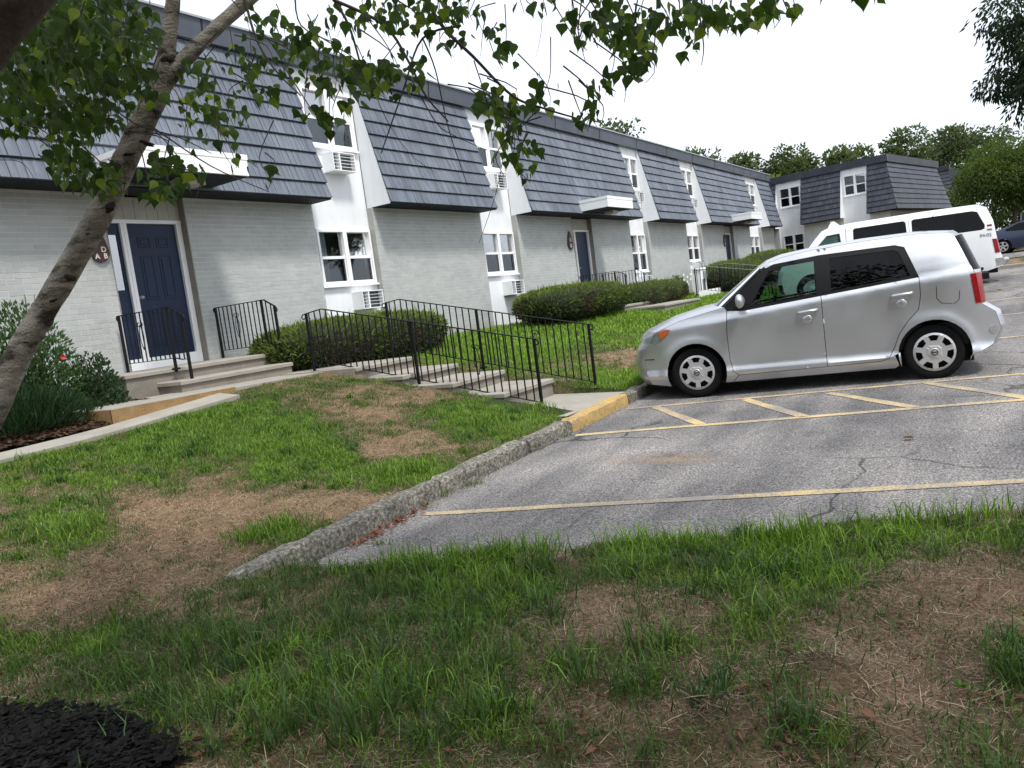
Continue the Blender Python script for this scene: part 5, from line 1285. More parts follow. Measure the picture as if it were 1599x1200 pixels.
# ================================================================== the birch leaning in from the left
m, t, p = nodes('birch_bark'); L = t.links.new
tc = t.nodes.new('ShaderNodeNewGeometry'); mp = t.nodes.new('ShaderNodeMapping'); mp.inputs['Rotation'].default_value = (R(24), R(-14), 0); mp.inputs['Scale'].default_value = (7, 7, 30); L(tc.outputs['Position'], mp.inputs[0])
n1 = N(t, 'ShaderNodeTexNoise', Scale=1.0, Detail=6.0, Roughness=.7); L(mp.outputs[0], n1.inputs['Vector'])
mp2 = t.nodes.new('ShaderNodeMapping'); mp2.inputs['Scale'].default_value = (6, 6, 9); L(tc.outputs['Position'], mp2.inputs[0])
n2 = N(t, 'ShaderNodeTexNoise', Scale=1.0, Detail=5.0, Roughness=.6); L(mp2.outputs[0], n2.inputs['Vector'])
n3 = N(t, 'ShaderNodeTexNoise', Scale=90.0, Detail=4.0); L(tc.outputs['Position'], n3.inputs['Vector'])
r1 = ramp(t, n1.outputs['Fac'], [(.34, (.075,.068,.058)), (.44, (.245,.225,.19)), (.62, (.37,.345,.30))])
r2 = ramp(t, n2.outputs['Fac'], [(.36, (.16,.145,.13)), (.47, (.80,.80,.78)), (.7, (1.15,1.13,1.1))])
q1 = N(t, 'ShaderNodeMixRGB', blend_type='MULTIPLY'); q1.inputs[0].default_value = 1; L(r1.outputs[0], q1.inputs[1]); L(r2.outputs[0], q1.inputs[2])
L(q1.outputs[0], p.inputs['Base Color']); p.inputs['Roughness'].default_value = .85; p.inputs['Specular IOR Level'].default_value = .2
ad = N(t, 'ShaderNodeMath', operation='ADD'); L(n1.outputs['Fac'], ad.inputs[0]); L(n3.outputs['Fac'], ad.inputs[1])
bp = N(t, 'ShaderNodeBump', Strength=.7, Distance=.02); L(ad.outputs[0], bp.inputs['Height']); L(bp.outputs[0], p.inputs['Normal']); M['birch'] = m
M['birch_scar'] = mat('birch_scar', (.022,.019,.017), .95, var=.4, scale=30, bump=.8, bscale=60)
M['twig'] = mat('birch_twig', (.035,.026,.022), .8)

def smooth_path(pts, k=6):
    P = [np.array(q, float) for q in pts]; out = []
    for i in range(len(P)-1):
        p0, p1, p2, p3 = P[max(i-1,0)], P[i], P[i+1], P[min(i+2,len(P)-1)]
        for j in range(k):
            s = j/k; out.append(.5*((2*p1)+(-p0+p2)*s+(2*p0-5*p1+4*p2-p3)*s*s+(-p0+3*p1-3*p2+p3)*s**3))
    out.append(P[-1]); return out
def limb(name, pts, mt, parent, n=14, wob=.0):
    """pts: (px, py, depth, radius)"""
    Q = smooth_path([(*at(a, b, d), r) for a, b, d, r in pts])
    mb = MB(); P = [Vector(q[:3]) for q in Q]; rad = [q[3]*(1+wob*mnoise.noise(Vector((i*.7, q[3]*50, 0)))) for i, q in enumerate(Q)]
    mb.tube(P, rad, n); o = mb.build(name, mt, None, smooth=True)
    if wob:
        for v in o.data.vertices:
            nn = mnoise.fractal(v.co*9, .8, 2.1, 3); v.co += v.normal*nn*.004
    in_parent(o, parent); return o
base = at(-235, 1105, 3.75)
birch = empty('birch_tree', (base.x, base.y, float(ground_z(base.x, base.y))), label='leaning pale-barked birch with hanging leaves, at the left of the picture', cat='tree')
trunk = limb('trunk', [(-262,1150,3.78,0.1000),(-225,1060,3.75,0.0840),(-120,870,3.72,0.0760),(-60,745,3.7,0.0704),(-12,640,3.68,0.0640),(26,560,3.66,0.0592),(60,500,3.65,0.0560),(118,402,3.62,0.0544),(160,328,3.6,0.0528),(196,250,3.58,0.0528),(243,150,3.55,0.0512),(256,112,3.54,0.0480)], M['birch'], birch, 18, .06)
limb('limb', [(250,128,3.545,0.0464),(262,75,3.52,0.0368),(268,20,3.5,0.0328),(276,-60,3.45,0.0288),(300,-220,3.3,0.0224),(340,-420,3.1,0.0144)], M['birch'], birch, 14, .05)
limb('limb', [(248,142,3.55,0.0400),(275,108,3.55,0.0360),(302,78,3.56,0.0336),(340,42,3.6,0.0320),(392,-4,3.65,0.0296),(470,-70,3.7,0.0256),(600,-140,3.6,0.0208),(800,-190,3.3,0.0160),(1050,-200,3.0,0.0096)], M['birch'], birch, 14, .05)
limb('limb', [(-330,900,2.9,.13),(-240,500,2.6,.11),(-120,200,2.35,.095),(-38,62,2.25,.088),(45,-35,2.2,.080),(130,-130,2.2,.07),(260,-300,2.3,.05)], M['wood'], birch, 14, .06)
for (px_, py_, d_, ln, wd, an_) in [(255,92,3.49,.10,.05,35),(226,222,3.515,.075,.022,-20),(197,240,3.515,.06,.018,15),(183,283,3.535,.06,.02,-10),(104,432,3.575,.07,.03,-15),(80,470,3.59,.05,.02,30),(136,366,3.56,.05,.018,20),(168,322,3.545,.06,.05,60),(38,535,3.605,.05,.02,10)]:
    c_ = at(px_, py_, d_); mb = MB(); e1 = Vector(right)*math.cos(R(an_))+Vector(up)*math.sin(R(an_)); e2 = Vector(right)*-math.sin(R(an_))+Vector(up)*math.cos(R(an_))
    vs = [c_-Vector(RM[:,2])*.012]; n = 14
    for k in range(n): a = 2*math.pi*k/n; q = .75+.45*random.random(); vs.append(c_ + e1*ln*.5*q*math.cos(a) + e2*wd*.5*q*math.sin(a) + Vector(RM[:,2])*.022)
    mb.add(vs, [(0, 1+k, 1+(k+1) % n) for k in range(n)]); in_parent(mb.build('bark_scar', M['birch_scar'], smooth=True), trunk)
    
# leaf template: broad wedge with a drawn-out tip, slightly folded
LT = np.array([(0,0,0),(-.30,.06,.03),(-.47,.26,.05),(-.40,.45,.05),(-.22,.68,.03),(-.07,.90,.01),(0,1.15,-.03),(.07,.90,.01),(.22,.68,.03),(.40,.45,.05),(.47,.26,.05),(.30,.06,.03),(0,.45,-.035)])
LF = np.array([(12,i,(i+1) % 12) for i in range(12)])
def birch_leaves(P, size, droop=1.0):
    n = len(P); D = np.stack([rng.normal(size=n)*.42, rng.normal(size=n)*.42, -np.ones(n)*droop+rng.normal(size=n)*.25], 1); D /= np.linalg.norm(D, axis=1)[:, None]
    s = np.cross(D, rand_dirs(n)); s /= np.linalg.norm(s, axis=1)[:, None]; u_ = np.cross(s, D)
    bend = rng.normal(size=n)*.12
    T = LT[None]*size[:, None, None]
    z_ = T[:,:,2] + bend[:, None]*T[:,:,1]*np.abs(LT[None,:,1])
    return P[:, None]+T[:,:,0:1]*s[:, None]+T[:,:,1:2]*D[:, None]+z_[:,:,None]*u_[:, None]
BL = [(110,50,150,75,330,2.5,4.1),(50,125,95,60,130,2.7,4.0),(185,125,75,65,100,3.0,4.2),(125,190,70,40,75,3.0,4.0),(105,250,45,35,34,3.2,4.0),(150,282,55,30,34,3.1,3.9),(30,190,40,30,22,3,4),(335,185,70,55,80,3.0,4.2),(300,120,45,45,34,3,4),(268,270,55,38,60,2.9,3.5),(250,305,35,18,16,2.9,3.4),(385,110,45,45,34,3.2,4.2),(415,45,45,45,34,3,4),
      (480,95,65,55,80,3.0,4.0),(540,130,60,45,70,3.0,3.8),(610,120,70,42,72,3.0,4.0),(560,35,85,30,46,3,4),(650,30,70,35,60,2.9,3.8),(705,18,60,25,40,2.9,3.8),(495,182,45,18,12,2.9,3.3),(515,200,22,14,6,2.9,3.2),(690,60,50,30,22,3,4),(415,150,22,20,8,3,3.5),(420,275,15,30,5,3,3.4),(375,260,18,15,5,3,3.3),
      (765,165,45,35,40,2.9,3.7),(800,190,40,40,36,2.9,3.6),(785,90,30,40,16,3,4),(845,150,30,35,16,3,3.6),(790,250,25,40,18,2.9,3.4),(825,270,14,30,8,2.9,3.3),(835,240,20,18,8,3,3.4),(770,60,25,30,8,3,4),
      (950,40,80,48,120,2.6,3.4),(1000,65,60,48,64,2.6,3.4),(1075,28,75,32,70,2.6,3.4),(1150,28,75,28,50,2.6,3.3),(1220,12,38,24,24,2.6,3.2),(922,165,20,40,20,2.7,3.2),(905,190,22,18,9,2.7,3.2),(945,125,20,25,10,2.7,3.2),(1080,82,20,22,9,2.7,3.2),(985,110,30,25,14,2.7,3.2),(835,12,40,18,14,2.8,3.5),(1355,-2,24,14,14,2.6,3),(1290,-18,50,14,12,2.6,3)]
LP = []; tw = MB()
for (cx, cy, rx, ry, n, d0, d1) in BL:
    n = int(n*(2.3 if cx < 260 else 1.05)); d = rand_dirs(n); r_ = rng.random(n)**.5; px_ = cx+d[:,0]*r_*rx; py_ = cy+d[:,1]*r_*ry-8; dd = d0+(d1-d0)*rng.random(n)
    for a, b, e in zip(px_, py_, dd): LP.append(at(a, b, e))
    for k in range(max(2, n//13)):                                   # thin twigs through the clump, drawn from above
        e = d0+(d1-d0)*random.random(); a = cx+random.uniform(-.8,.8)*rx; b = cy+random.uniform(-.2,1)*ry
        pts = [at(a+random.uniform(-70,20), b-random.uniform(50,95), e), at(a+random.uniform(-25,15), b-random.uniform(25,45), e), at(a, b, e)]
        tw.tube(smooth_path(pts, 3), np.linspace(.0032, .0012, 7).tolist(), 4)
for line, d_, r0 in [([(500,-30),(540,30),(560,90),(570,140)],3.5,.008),([(520,0),(600,40),(640,100),(665,150),(700,190)],3.4,.008),([(650,-30),(690,40),(740,90),(800,150),(850,170),(900,185)],3.3,.009),([(720,40),(660,60),(630,140),(595,240)],3.3,.006),([(660,60),(680,110),(700,200),(730,290)],3.3,.004),([(380,-10),(400,60),(430,110),(470,150)],3.6,.007),([(890,-20),(905,60),(915,100)],3.2,.003),([(640,120),(680,190),(705,210),(760,235)],3.4,.003),([(800,160),(790,220),(775,300),(748,380)],3.3,.0025),([(240,200),(330,260),(420,300)],3.45,.004),
                   ([(90,60),(190,180),(280,215),(330,240)],3.2,.004),([(0,180),(60,200),(110,190),(180,180)],3.3,.005),([(10,185),(60,215),(100,260)],3.4,.003),([(460,-20),(470,40),(530,70)],3.6,.005),([(740,95),(760,160),(770,230)],3.3,.003),([(1000,-30),(990,40),(985,90),(975,160)],3.0,.003),([(850,-20),(845,50),(837,90)],3.1,.0015),([(570,100),(600,180),(640,240),(680,270)],3.35,.002),([(390,60),(395,110),(400,170)],3.4,.002),([(0,250),(35,255),(60,290)],3.2,.002),([(1100,-20),(1100,40),(1105,55)],3.0,.002)]:
    Q = smooth_path([at(a, b, d_) for a, b in line], 5); tw.tube(Q, np.linspace(r0, r0*.4, len(Q)).tolist(), 5)
o = tw.build('twigs', M['twig'], None); in_parent(o, birch); o['kind'] = 'stuff'
LP = np.array([tuple(q) for q in LP]); sz = (.030+.032*rng.random(len(LP))**1.3)*np.where(to_px(LP)[0] < 280, 1.0, .97); LV = birch_leaves(LP, sz)
base_c = lerp_cols(len(LP), (.020,.040,.011), (.060,.105,.024)); yl = rng.random(len(LP)) < .12; base_c[yl] = lerp_cols(int(yl.sum()), (.10,.15,.02), (.15,.19,.03))
px_, py_, dz_ = to_px(LP); score = np.linalg.norm(LP, axis=1)/sz + 1e4*((px_ < 0) | (px_ > 1599) | (py_ < 0)); order = np.argsort(score); ind = order[:300]; rest = order[300:]
for i in ind:
    V = LV[i]; c0 = V[0]; ob = np_mesh('leaf', V-c0, [LF], M['leaf'], birch, np.repeat(base_c[i:i+1], 13, 0)); ob.location = Vector(c0)-birch.location
# the rest of the crown: hanging leaves in view, and unseen leaves overhead, shaped to shade the near grass
n = 16000
hp = np.stack([rng.uniform(-3, 5.0, n), rng.uniform(-5.5, 4.5, n), rng.uniform(1.7, 5.0, n)], 1); qx, qy, qz = to_px(hp)
keep = ((qz < .3) | (qy < -60)) & (fbm(hp[:,0], hp[:,1], 1.2, 31)+.15*rng.random(n) > .46) & (((hp[:,0]-1.0)/3.4)**2+((hp[:,1]+.9)/3.4)**2+((hp[:,2]-3.2)/2.2)**2 < 1.1)
hp = hp[keep]; hv = birch_leaves(hp, .11+.07*rng.random(len(hp)), .6)
V = np.concatenate([LV[rest].reshape(-1,3), hv.reshape(-1,3)]); nl = len(rest)+len(hp)
F = (np.arange(nl)[:, None, None]*13+LF[None]).reshape(-1, 3)
cc = np.concatenate([np.repeat(base_c[rest], 13, 0), np.repeat(lerp_cols(len(hp), (.022,.045,.012), (.05,.09,.02)), 13, 0)])
o = np_mesh('crown', V, [F], M['leaf'], None, cc); in_parent(o, birch); o['kind'] = 'stuff'

# ================================================================== trees beyond the roofs
def tree(label, cpx, cpy, depth, rx, ry, n, leaf, ca, cb, trunk_r=.2, clumps=26, name='leafy_tree', hang=0., group='trees beyond the buildings', base_px=None, gz=-.6):
    """crown centred where (cpx, cpy) looks at that depth; rx, ry in metres"""
    c = np.array(at(cpx, cpy, depth)); bx, by = c[0], c[1]
    if base_px is not None: q = at(base_px, cpy, depth); bx, by = q.x, q.y
    o = empty(name, (bx, by, gz), label=label, cat='tree', group=group)
    parts = []; cl = []
    for k in range(clumps):
        d = rand_dirs(1)[0]*(.35+.65*rng.random()**.6); cc_ = c+d*np.array([rx, rx, ry])*.78; r_ = (.22+.20*rng.random())*min(rx, ry); cl.append((cc_, r_))
        m_ = int(n/clumps); dd = rand_dirs(m_); P = cc_+dd*r_*(.35+.75*rng.random(m_)**.5)[:, None]*np.array([1.15,1.15,.85])
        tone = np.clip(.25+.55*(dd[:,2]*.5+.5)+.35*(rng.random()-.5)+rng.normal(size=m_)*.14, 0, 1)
        D = dd+rand_dirs(m_)*.8+np.array([0,0,-hang*1.5])
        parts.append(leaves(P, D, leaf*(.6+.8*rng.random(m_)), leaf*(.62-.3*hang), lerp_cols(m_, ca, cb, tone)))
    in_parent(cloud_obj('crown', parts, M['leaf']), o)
    mb = MB(); top = Vector((c[0], c[1], c[2]-ry*.1)); mb.tube(smooth_path([(bx,by,gz-.3),(bx*.7+c[0]*.3,by*.7+c[1]*.3,gz*.5+top.z*.5-.5),tuple(top)], 5), np.linspace(trunk_r, trunk_r*.35, 11).tolist(), 8)
    for cc_, r_ in cl[:16]:
        mid = Vector(((cc_[0]+bx)/2*.6+c[0]*.4, (cc_[1]+by)/2*.6+c[1]*.4, (cc_[2]+gz)*.5*.35+cc_[2]*.5)); mb.tube([(bx*.35+c[0]*.65, by*.35+c[1]*.65, min(cc_[2]-.2, (gz+top.z)*.5)), mid, tuple(cc_)], [trunk_r*.4, trunk_r*.22, trunk_r*.06], 5)
    in_parent(mb.build('trunk', M['wood'], smooth=True), o); return o
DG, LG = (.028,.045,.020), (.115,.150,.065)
tree('sparse treetop above the grey roof ridge, left of the others', 962, 222, 52, 2.21, 2.34, 1488, .30, DG, LG)
tree('low treetop peeping over the ridge, second from the left', 1098, 262, 60, 2.38, 1.80, 1364, .32, DG, LG)
tree('low treetop over the far end of the grey ridge', 1158, 268, 62, 1.87, 1.53, 1116, .32, DG, LG)
tree('full bushy tree in the gap between the two roofs, left half', 1222, 268, 62, 1.87, 2.43, 2604, .30, (.02,.035,.015), (.09,.12,.045), clumps=30)
tree('bushy tree in the gap between the two roofs, right half', 1258, 275, 64, 1.44, 2.16, 1860, .30, DG, LG)
tree('yellow-green low tree at the foot of the gap between the roofs', 1222, 292, 56, 1.36, 0.99, 1116, .28, (.06,.08,.02), (.16,.19,.05))
tree('thin treetop behind the left part of the dark roof', 1310, 262, 66, 1.61, 1.98, 930, .32, DG, LG, clumps=14)
tree('thin treetop behind the middle of the dark roof', 1340, 252, 68, 1.36, 1.80, 868, .32, DG, LG, clumps=14)
tree('broad tree behind the peak of the dark roof', 1418, 240, 70, 2.21, 2.70, 2604, .34, DG, LG, clumps=30)
tree('tall broad tree right of the dark roof', 1488, 245, 72, 2.72, 3.24, 3720, .34, DG, (.09,.12,.055), clumps=34)
tree('hazy tall treetop behind the willow-like tree', 1545, 240, 80, 2.55, 3.24, 2232, .36, (.03,.045,.03), (.09,.12,.07))
tree('soft feathery green tree at the right edge above the cars', 1580, 268, 40, 3.0, 2.5, 22000, .17, (.022,.04,.010), (.085,.125,.026), .16, 70, 'feathery_tree', .5)
tree('low pale shrub-like tree right of the dark gable', 1500, 312, 58, 1.27, 1.17, 1116, .28, (.04,.06,.03), (.12,.16,.08))
tree('dark drooping tree hanging in at the upper right corner', 1634, 80, 20, 1.7, 2.2, 12000, .17, (.010,.020,.012), (.032,.055,.030), .18, 44, 'drooping_tree', .9, base_px=1760, group=None, gz=-1.2)
tree('small tree by the far parked cars at the right edge', 1640, 300, 62, 2.04, 2.34, 1612, .32, DG, LG)
tree('low dark bushes on the rise behind the far cars', 1592, 338, 68, 4.2, 1.5, 3600, .32, DG, (.08,.11,.05))
# wood behind the photographer, seen only as a reflection in the car windows
n = 9000; P = np.stack([-20+rng.normal(size=n)*1.6, rng.uniform(-34, 20, n), rng.random(n)**.7*9-1.6], 1); P[:,2] *= .75+.35*vnoise(P[:,1], P[:,1]*0, .35, 2)
d = rand_dirs(n); o = cloud_obj('tree_belt', [leaves(P, d, .9, .7, lerp_cols(n, DG, (.05,.075,.03)))], M['leaf']); tag(o, 'belt of trees behind the photographer, mirrored in the car windows', 'trees', kind='stuff')
# ================================================================== grass, straw and litter
def blades(P, H, Wd, lean, cols, bendk=.45):
    n = len(P); a = rng.random(n)*2*np.pi; dirv = np.stack([np.cos(a), np.sin(a), np.zeros(n)], 1); sv_ = np.stack([-np.sin(a), np.cos(a), np.zeros(n)], 1)
    tw_ = rng.normal(size=n)*.6; sv_ = sv_*np.cos(tw_)[:, None] + dirv*np.sin(tw_)[:, None]
    l1 = (lean*.45)[:, None]; l2 = lean[:, None]; H = H[:, None]; w = Wd[:, None]*.5
    up_ = np.array([0,0,1.0]); th = l2*1.5; m_ = P + (dirv*np.sin(th*bendk)+up_*np.cos(th*bendk))*H*.55; t_ = m_ + (dirv*np.sin(th)+up_*np.cos(th))*H*.45
    V = np.stack([P-sv_*w, P+sv_*w, m_+sv_*w*.8, m_-sv_*w*.8, t_], 1).reshape(-1, 3); b_ = np.arange(n)[:, None]*5
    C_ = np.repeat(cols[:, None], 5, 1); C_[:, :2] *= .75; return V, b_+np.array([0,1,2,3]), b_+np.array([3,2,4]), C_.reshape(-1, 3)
def grass_obj(name, label, sets):
    V = []; Q = []; T = []; Cc = []; k = 0
    for v, q, t_, c in sets: V.append(v); Q.append(q+k); T.append(t_+k); Cc.append(c); k += len(v)
    o = np_mesh(name, np.concatenate(V), [np.concatenate(Q), np.concatenate(T)], M['grass'], None, np.concatenate(Cc)); return tag(o, label, 'grass', kind='stuff')
def bare(x, y):
    """True where no grass grows"""
    walk_ = ((x > 4.85) & (x < 8.2) & (y > 8.33)) | ((x > 8.14) & (x < 9.5) & (y > 4.25) & (y < 9.7)) | ((x < 6.3) & (y > 7.97)) | (y > 10.9) | ((x > 7.74) & (x < 9.52) & (y < 5.47) & (y > 4.2))
    kerb_ = (y < curb_y(x)+.20) & (x > 3.1) & (x > edge_x(y)-.0)
    return walk_ | kerb_
BRI, MID, DRK = np.array([.165,.280,.028]), np.array([.062,.122,.022]), np.array([.026,.062,.016])  # BRI: lush turf and, in part, sunlight put into the blade colour
ST1, ST2 = np.array([.52,.40,.28]), np.array([.22,.15,.10])
def sow(n, x0, x1, y0, y1, hmin, hmax, wmin, wmax, straw=.9, tuft=True, vis=True, edge=False, bright=0., leanm=.52, sk=1.0, dl=1.0):
    x = rng.uniform(x0, x1, n); y = rng.uniform(y0, y1, n)
    if tuft: x += rng.normal(size=n)*.0
    ok = ~bare(x, y)
    if edge: ok &= (edge_x(y)-x > -.02) | ((y > 4.3))
    x, y = x[ok], y[ok]; z = ground_z(x, y)
    if vis:
        px_, py_, dz_ = to_px(np.stack([x, y, z+.05], 1)); k = (px_ > -450) & (px_ < 2050) & (py_ < 1700) & (dz_ > .5); x, y, z = x[k], y[k], z[k]
    g = greenness(x, y, z); r_ = rng.random(len(x)); cl = fbm(x, y, 7, 21)
    live = (r_ < np.clip(g*.95-.08+(cl-.5)*1.3, .13, .82))
    dead = ~live & (rng.random(len(x)) < straw)
    sets = []
    k = live; n_ = int(k.sum()); P = np.stack([x[k], y[k], z[k]-.004], 1); gg = np.clip(g[k], 0, 1.2)
    H = (hmin+(hmax-hmin)*rng.random(n_)**1.6)*(.55+.6*gg)*(.6+.8*cl[k]); mixb = np.clip((gg-.7)*1.6+rng.normal(size=n_)*.2+bright+(vnoise(x[k], y[k], .9, 41)-.5)*.9, 0, 1)[:, None]; mixd = np.clip(.55-gg*.4+rng.normal(size=n_)*.25, 0, 1)[:, None]
    c = (MID*(1-mixd)+DRK*mixd)*(1-mixb)+BRI*mixb; c *= (.6+.8*rng.random(n_))[:, None]; pl = rng.random(n_) < .05; c[pl] = c[pl]*1.3+np.array([.05,.07,.05])  # a few blades paled as painted highlights
    sets.append(blades(P, H, wmin+(wmax-wmin)*rng.random(n_), np.clip(leanm+rng.normal(size=n_)*.25, .02, .97), c))
    k = dead; n_ = int(k.sum()); P = np.stack([x[k], y[k], z[k]+.002], 1); s_ = rng.random(n_)[:, None]; c = (ST1*(1-s_)+ST2*s_)*(.5+.8*rng.random(n_))[:, None]*sk
    sets.append(blades(P, (hmin*.7+(hmax-hmin)*.9*rng.random(n_)**1.5)*dl, (wmin+(wmax-wmin)*.4*rng.random(n_))*.8, np.clip(.96+rng.normal(size=n_)*.08, .6, 1.04), c, .93))
    return sets
near = sow(330000, .2, 6.2, -2.6, 4.4, .025, .07, .0024, .005, edge=True, leanm=.66, sk=.9) + sow(21000, .2, 5.6, -2.6, 4.2, .09, .20, .004, .0065, straw=.25, edge=True, leanm=.72)  # near straw toned down, tree shade put into its colour
grass_obj('near_grass', 'shaded rough grass and straw in the foreground', near)
left = sow(230000, 1.5, 8.2, 4.15, 8.4, .02, .055, .0030, .0058, bright=.1, dl=1.7, sk=1.1)
grass_obj('lawn_grass', 'patchy lawn grass between the kerb and the walk', left)
rgt = sow(60000, 9.4, 13, 4.3, 10.9, .035, .09, .006, .011, bright=.45) + sow(80000, 13, 33, 4.3, 10.9, .04, .10, .012, .024, bright=.5) + sow(9000, 31.4, 38, -6, 4, .05, .10, .03, .05, bright=.4)
grass_obj('far_lawn_grass', 'bright lawn grass between the long steps and the hedges', rgt)

# clumps of coarse weeds: along the kerb, on the verge edge, crabgrass rosettes
def clump(px_, py_, n, h, spread, wd, cA, cB, lean=.55, px_is=True):
    P0 = ray_ground(px_, py_); x = P0[0]+rng.normal(size=n)*spread; y = P0[1]+rng.normal(size=n)*spread; z = ground_z(x, y)
    onlot = (x > edge_x(y)) & (y < curb_y(x)+.03); z = np.where(onlot, lot(x), z)
    return blades(np.stack([x, y, z], 1), h*(.45+.75*rng.random(n)), np.full(n, wd)*(.7+.6*rng.random(n)), np.clip(lean+rng.normal(size=n)*.25, .05, .97), lerp_cols(n, cA, cB))
W_ = []
for q in [(715,768,60,.16,.05),(690,785,40,.10,.05),(785,725,50,.08,.06),(520,868,40,.10,.04),(512,860,14,.18,.02),(850,700,60,.05,.07),(880,690,40,.05,.05),(600,860,25,.06,.05),(740,748,50,.07,.06),(670,800,40,.05,.06)]:
    W_.append(clump(q[0], q[1], q[2], q[3], q[4], .007, (.06,.10,.02), (.14,.20,.04)))
for q in [(420,832,150,.12,.09),(450,822,120,.12,.08),(385,845,90,.10,.07),(610,745,160,.12,.10),(650,735,150,.13,.10),(520,755,120,.10,.1),(470,705,130,.10,.09),(520,712,120,.10,.08),(400,700,100,.10,.08),(840,640,160,.12,.12),(130,825,160,.14,.10),(100,835,120,.14,.09),(760,660,200,.10,.16),(310,665,140,.09,.12),(360,655,140,.09,.12),(250,680,140,.09,.12)]:
    W_.append(clump(q[0], q[1], q[2], q[3], q[4], .008, (.06,.12,.02), (.17,.27,.035)))
for k in range(420):
    x, y = rng.uniform(2.2, 8.1), rng.uniform(4.4, 8.0); z = float(ground_z(x, y)); g_ = float(greenness(np.array([x]), np.array([y]), np.array([z]))[0])
    if g_ < .55 or bare(np.array([x]), np.array([y]))[0]: continue
    n = int(rng.integers(14, 60)); sp = rng.uniform(.02, .07); X_ = x+rng.normal(size=n)*sp; Y_ = y+rng.normal(size=n)*sp; b_ = rng.random()
    ca = np.array((.030,.075,.016))*(1-b_)+np.array((.11,.19,.022))*b_; W_.append(blades(np.stack([X_, Y_, ground_z(X_, Y_)], 1), rng.uniform(.04,.11)*(.5+.7*rng.random(n)), .006+.004*rng.random(n), np.clip(.65+rng.normal(size=n)*.22, .1, 1), lerp_cols(n, ca*.7, ca*1.5)))
for k in range(260):
    x, y = rng.uniform(.6, 4.9), rng.uniform(-1.0, 4.0); z = float(ground_z(x, y)); g_ = float(greenness(np.array([x]), np.array([y]), np.array([z]))[0])
    if g_ < .45 or edge_x(y)-x < .1 or pip(np.array([[x, y]]), BMP)[0]: continue
    n = int(rng.integers(10, 40)); sp = rng.uniform(.015, .05); X_ = x+rng.normal(size=n)*sp; Y_ = y+rng.normal(size=n)*sp; b_ = rng.random()
    ca = np.array((.028,.062,.022))*(1-b_)+np.array((.08,.13,.035))*b_; W_.append(blades(np.stack([X_, Y_, ground_z(X_, Y_)], 1), rng.uniform(.06,.17)*(.5+.7*rng.random(n)), .0045+.003*rng.random(n), np.clip(.68+rng.normal(size=n)*.2, .1, 1), lerp_cols(n, ca*.7, ca*1.6)))
for k in range(100):
    yy_ = -2.6+6.2*random.random()
    if 1.95 < yy_ < 2.35: continue
    P = (float(edge_x(yy_))-.02-.16*random.random(), yy_); q = to_px(np.array([[P[0], P[1], -1.52]]))
    W_.append(clump(float(q[0][0]), float(q[1][0]), 34, .07+.12*random.random()**1.5, .06, .007, (.07,.14,.016), (.19,.32,.028), .5))
for q in [(845,900,60,.26,.06),(420,1030,60,.2,.07),(520,1060,60,.2,.07),(600,1010,60,.18,.08),(680,1060,60,.2,.07),(740,1130,60,.22,.07),(420,1160,60,.24,.07),(540,960,60,.16,.08),(640,930,60,.16,.08),(900,1040,40,.18,.05),(1000,1010,36,.16,.05),(820,890,30,.30,.05),(300,1040,60,.24,.06),(360,1010,50,.22,.06),(250,1100,70,.26,.06),(330,1130,60,.26,.06),(640,1110,70,.24,.07),(560,1150,60,.26,.06),(780,1050,40,.2,.05),(980,1085,40,.18,.04),(1240,1140,50,.16,.04),(1590,1060,80,.2,.06),(470,1130,60,.24,.07),(700,1000,50,.18,.06),(1180,900,120,.15,.10),(1120,890,120,.15,.10),(1260,890,120,.14,.10)]:
    W_.append(clump(q[0], q[1], q[2], q[3], q[4], .0065, (.028,.07,.018), (.085,.155,.035), .55))
grass_obj('weed_clumps', 'coarse weeds and grass tufts along kerb and verge', W_)

# curled dead leaves, twigs and mulch chips
def litter(name, label, spots, n_each, size, ca, cb, sp, lotz=False):
    V = []; F = []; Cc = []; k = 0
    for (px_, py_, rr) in spots:
        P0 = ray_ground(px_, py_)
        for _ in range(n_each):
            x, y = P0[0]+random.gauss(0, rr), P0[1]+random.gauss(0, rr); z = float(ground_z(x, y))
            if (x > float(edge_x(y)) and y < float(curb_y(x))): z = float(lot(x))
            a = random.random()*6.28; s = size*(.5+.9*random.random()); e1 = np.array([math.cos(a), math.sin(a), random.uniform(-.25,.25)]); e2 = np.array([-math.sin(a), math.cos(a), random.uniform(-.3,.3)]); upv = np.array([0,0,1.])
            c0 = np.array([x, y, z+.012+s*.15]); cu = random.uniform(.1,.5)*s
            V += [c0-e1*s*.6, c0-e2*s*.32+upv*cu, c0+e1*s*.2-e2*s*.3+upv*cu*.8, c0+e1*s*.7, c0+e1*s*.2+e2*s*.34+upv*cu, c0+e2*s*.3+upv*cu*.7]
            F += [(k,k+1,k+2),(k,k+2,k+3),(k,k+3,k+4),(k,k+4,k+5)]; t_ = random.random(); col = np.array(ca)*(1-t_)+np.array(cb)*t_; Cc += [col]*6; k += 6
    o = np_mesh(name, np.array(V), [np.array(F)], M['litter'], None, np.array(Cc)); return tag(o, label, 'leaf litter', kind='stuff')
litter('dead_leaves', 'brown dead leaves lying in the near grass', [(270,1150,.10),(300,1165,.10),(880,1140,.10),(900,1160,.07),(1560,1105,.05),(1240,1170,.06),(1180,1100,.08),(1470,930,.1),(150,930,.3),(950,1000,.2),(700,1160,.15),(1350,1180,.15),(230,790,.35),(360,840,.3),(1100,1060,.25),(1390,1010,.1)], 9, .03, (.09,.045,.03), (.20,.105,.07), .1)
litter('gutter_litter', 'reddish dead leaves swept against the kerb foot', [(560,860,.06),(590,845,.06),(610,832,.06),(640,815,.06),(660,805,.06),(575,850,.05),(625,825,.05)], 26, .032, (.16,.055,.04), (.26,.11,.07), .1)
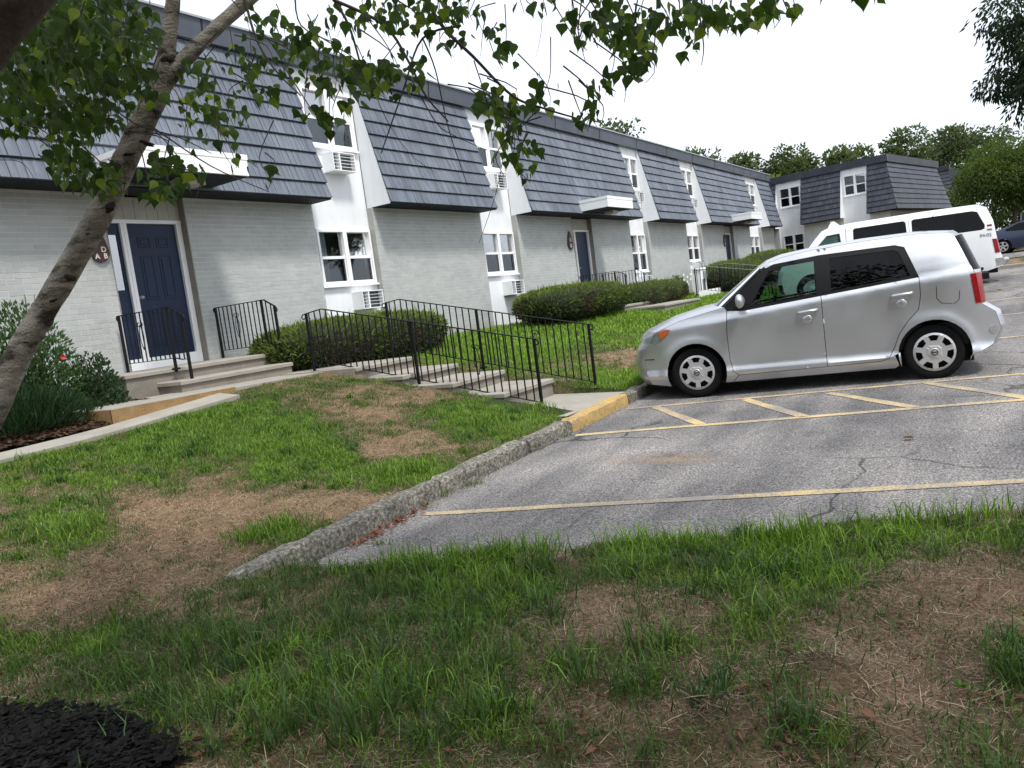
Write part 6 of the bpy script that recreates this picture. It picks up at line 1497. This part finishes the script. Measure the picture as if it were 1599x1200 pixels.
litter('fallen_leaf', 'small brown leaf lying on the asphalt', [(1421,697,.01)], 2, .06, (.25,.13,.08), (.25,.13,.08), .1)
mp_ = []
def chips(name, label, pts_px, n, size, ca, cb, spread):
    V = []; F = []; Cc = []; k = 0
    for _ in range(n):
        bx_ = random.choice(pts_px); x, y = bx_[0]+random.uniform(-1,1)*bx_[2], bx_[1]+random.uniform(-1,1)*bx_[3]
        if spread < 0 and not pip(np.array([[x, y]])+rng.normal(size=(1,2))*.035, BMP)[0]: continue
        z = float(ground_z(x, y))+.045
        a = random.random()*6.28; s = size*(.4+random.random()); e1 = np.array([math.cos(a), math.sin(a), random.uniform(-.4,.4)])*s; e2 = np.array([-math.sin(a), math.cos(a), random.uniform(-.4,.4)])*s*.35; c0 = np.array([x, y, z+random.random()*.015])
        V += [c0-e1-e2, c0+e1-e2, c0+e1+e2, c0-e1+e2]; F += [(k,k+1,k+2),(k,k+2,k+3)]; t_ = random.random(); Cc += [np.array(ca)*(1-t_)+np.array(cb)*t_]*4; k += 4
    o = np_mesh(name, np.array(V), [np.array(F)], M['litter'], None, np.array(Cc)); return tag(o, label, 'mulch', kind='stuff')
chips('bark_chips', 'brown bark chips on the bed below the brick wall', [(3.6,8.7,1.3,.32),(4.6,9.2,.9,.5),(5.4,9.4,.5,.3)], 5000, .035, (.02,.013,.01), (.11,.065,.045), .1)
q = ray_ground(120, 1170); chips('black_chips', 'black mulch chips at the lower left corner', [(q[0], q[1], .5, .5),(q[0]-.3, q[1]+.3, .5, .5)], 9000, .022, (.003,.003,.003), (.016,.015,.015), -1)

# broad-leaved weeds at the edge of the black mulch
for i, (px_, py_, r_) in enumerate([(100,1128,.045),(28,1112,.055),(215,1060,.03),(1500,1085,.03)]):
    P = ray_ground(px_, py_); o = empty('broadleaf_weed', tuple(P), label=['pale green broad-leaved weed at the edge of the black mulch','yellow-green leafy weed at the left edge above the mulch','tiny broad-leaved weed in the near grass above the mulch','round green weed in the dry grass at the right'][i], cat='weed')
    n = 12; a = rng.random(n)*6.28; D = np.stack([np.cos(a), np.sin(a), .35+.5*rng.random(n)], 1); Pn = np.repeat(np.array([P])+[0,0,.03], n, 0)
    in_parent(cloud_obj('leaves', [leaves(Pn, D, r_*(.8+.6*rng.random(n)), r_*.5, lerp_cols(n, (.06,.12,.03), (.14,.22,.06)))], M['leaf']), o)
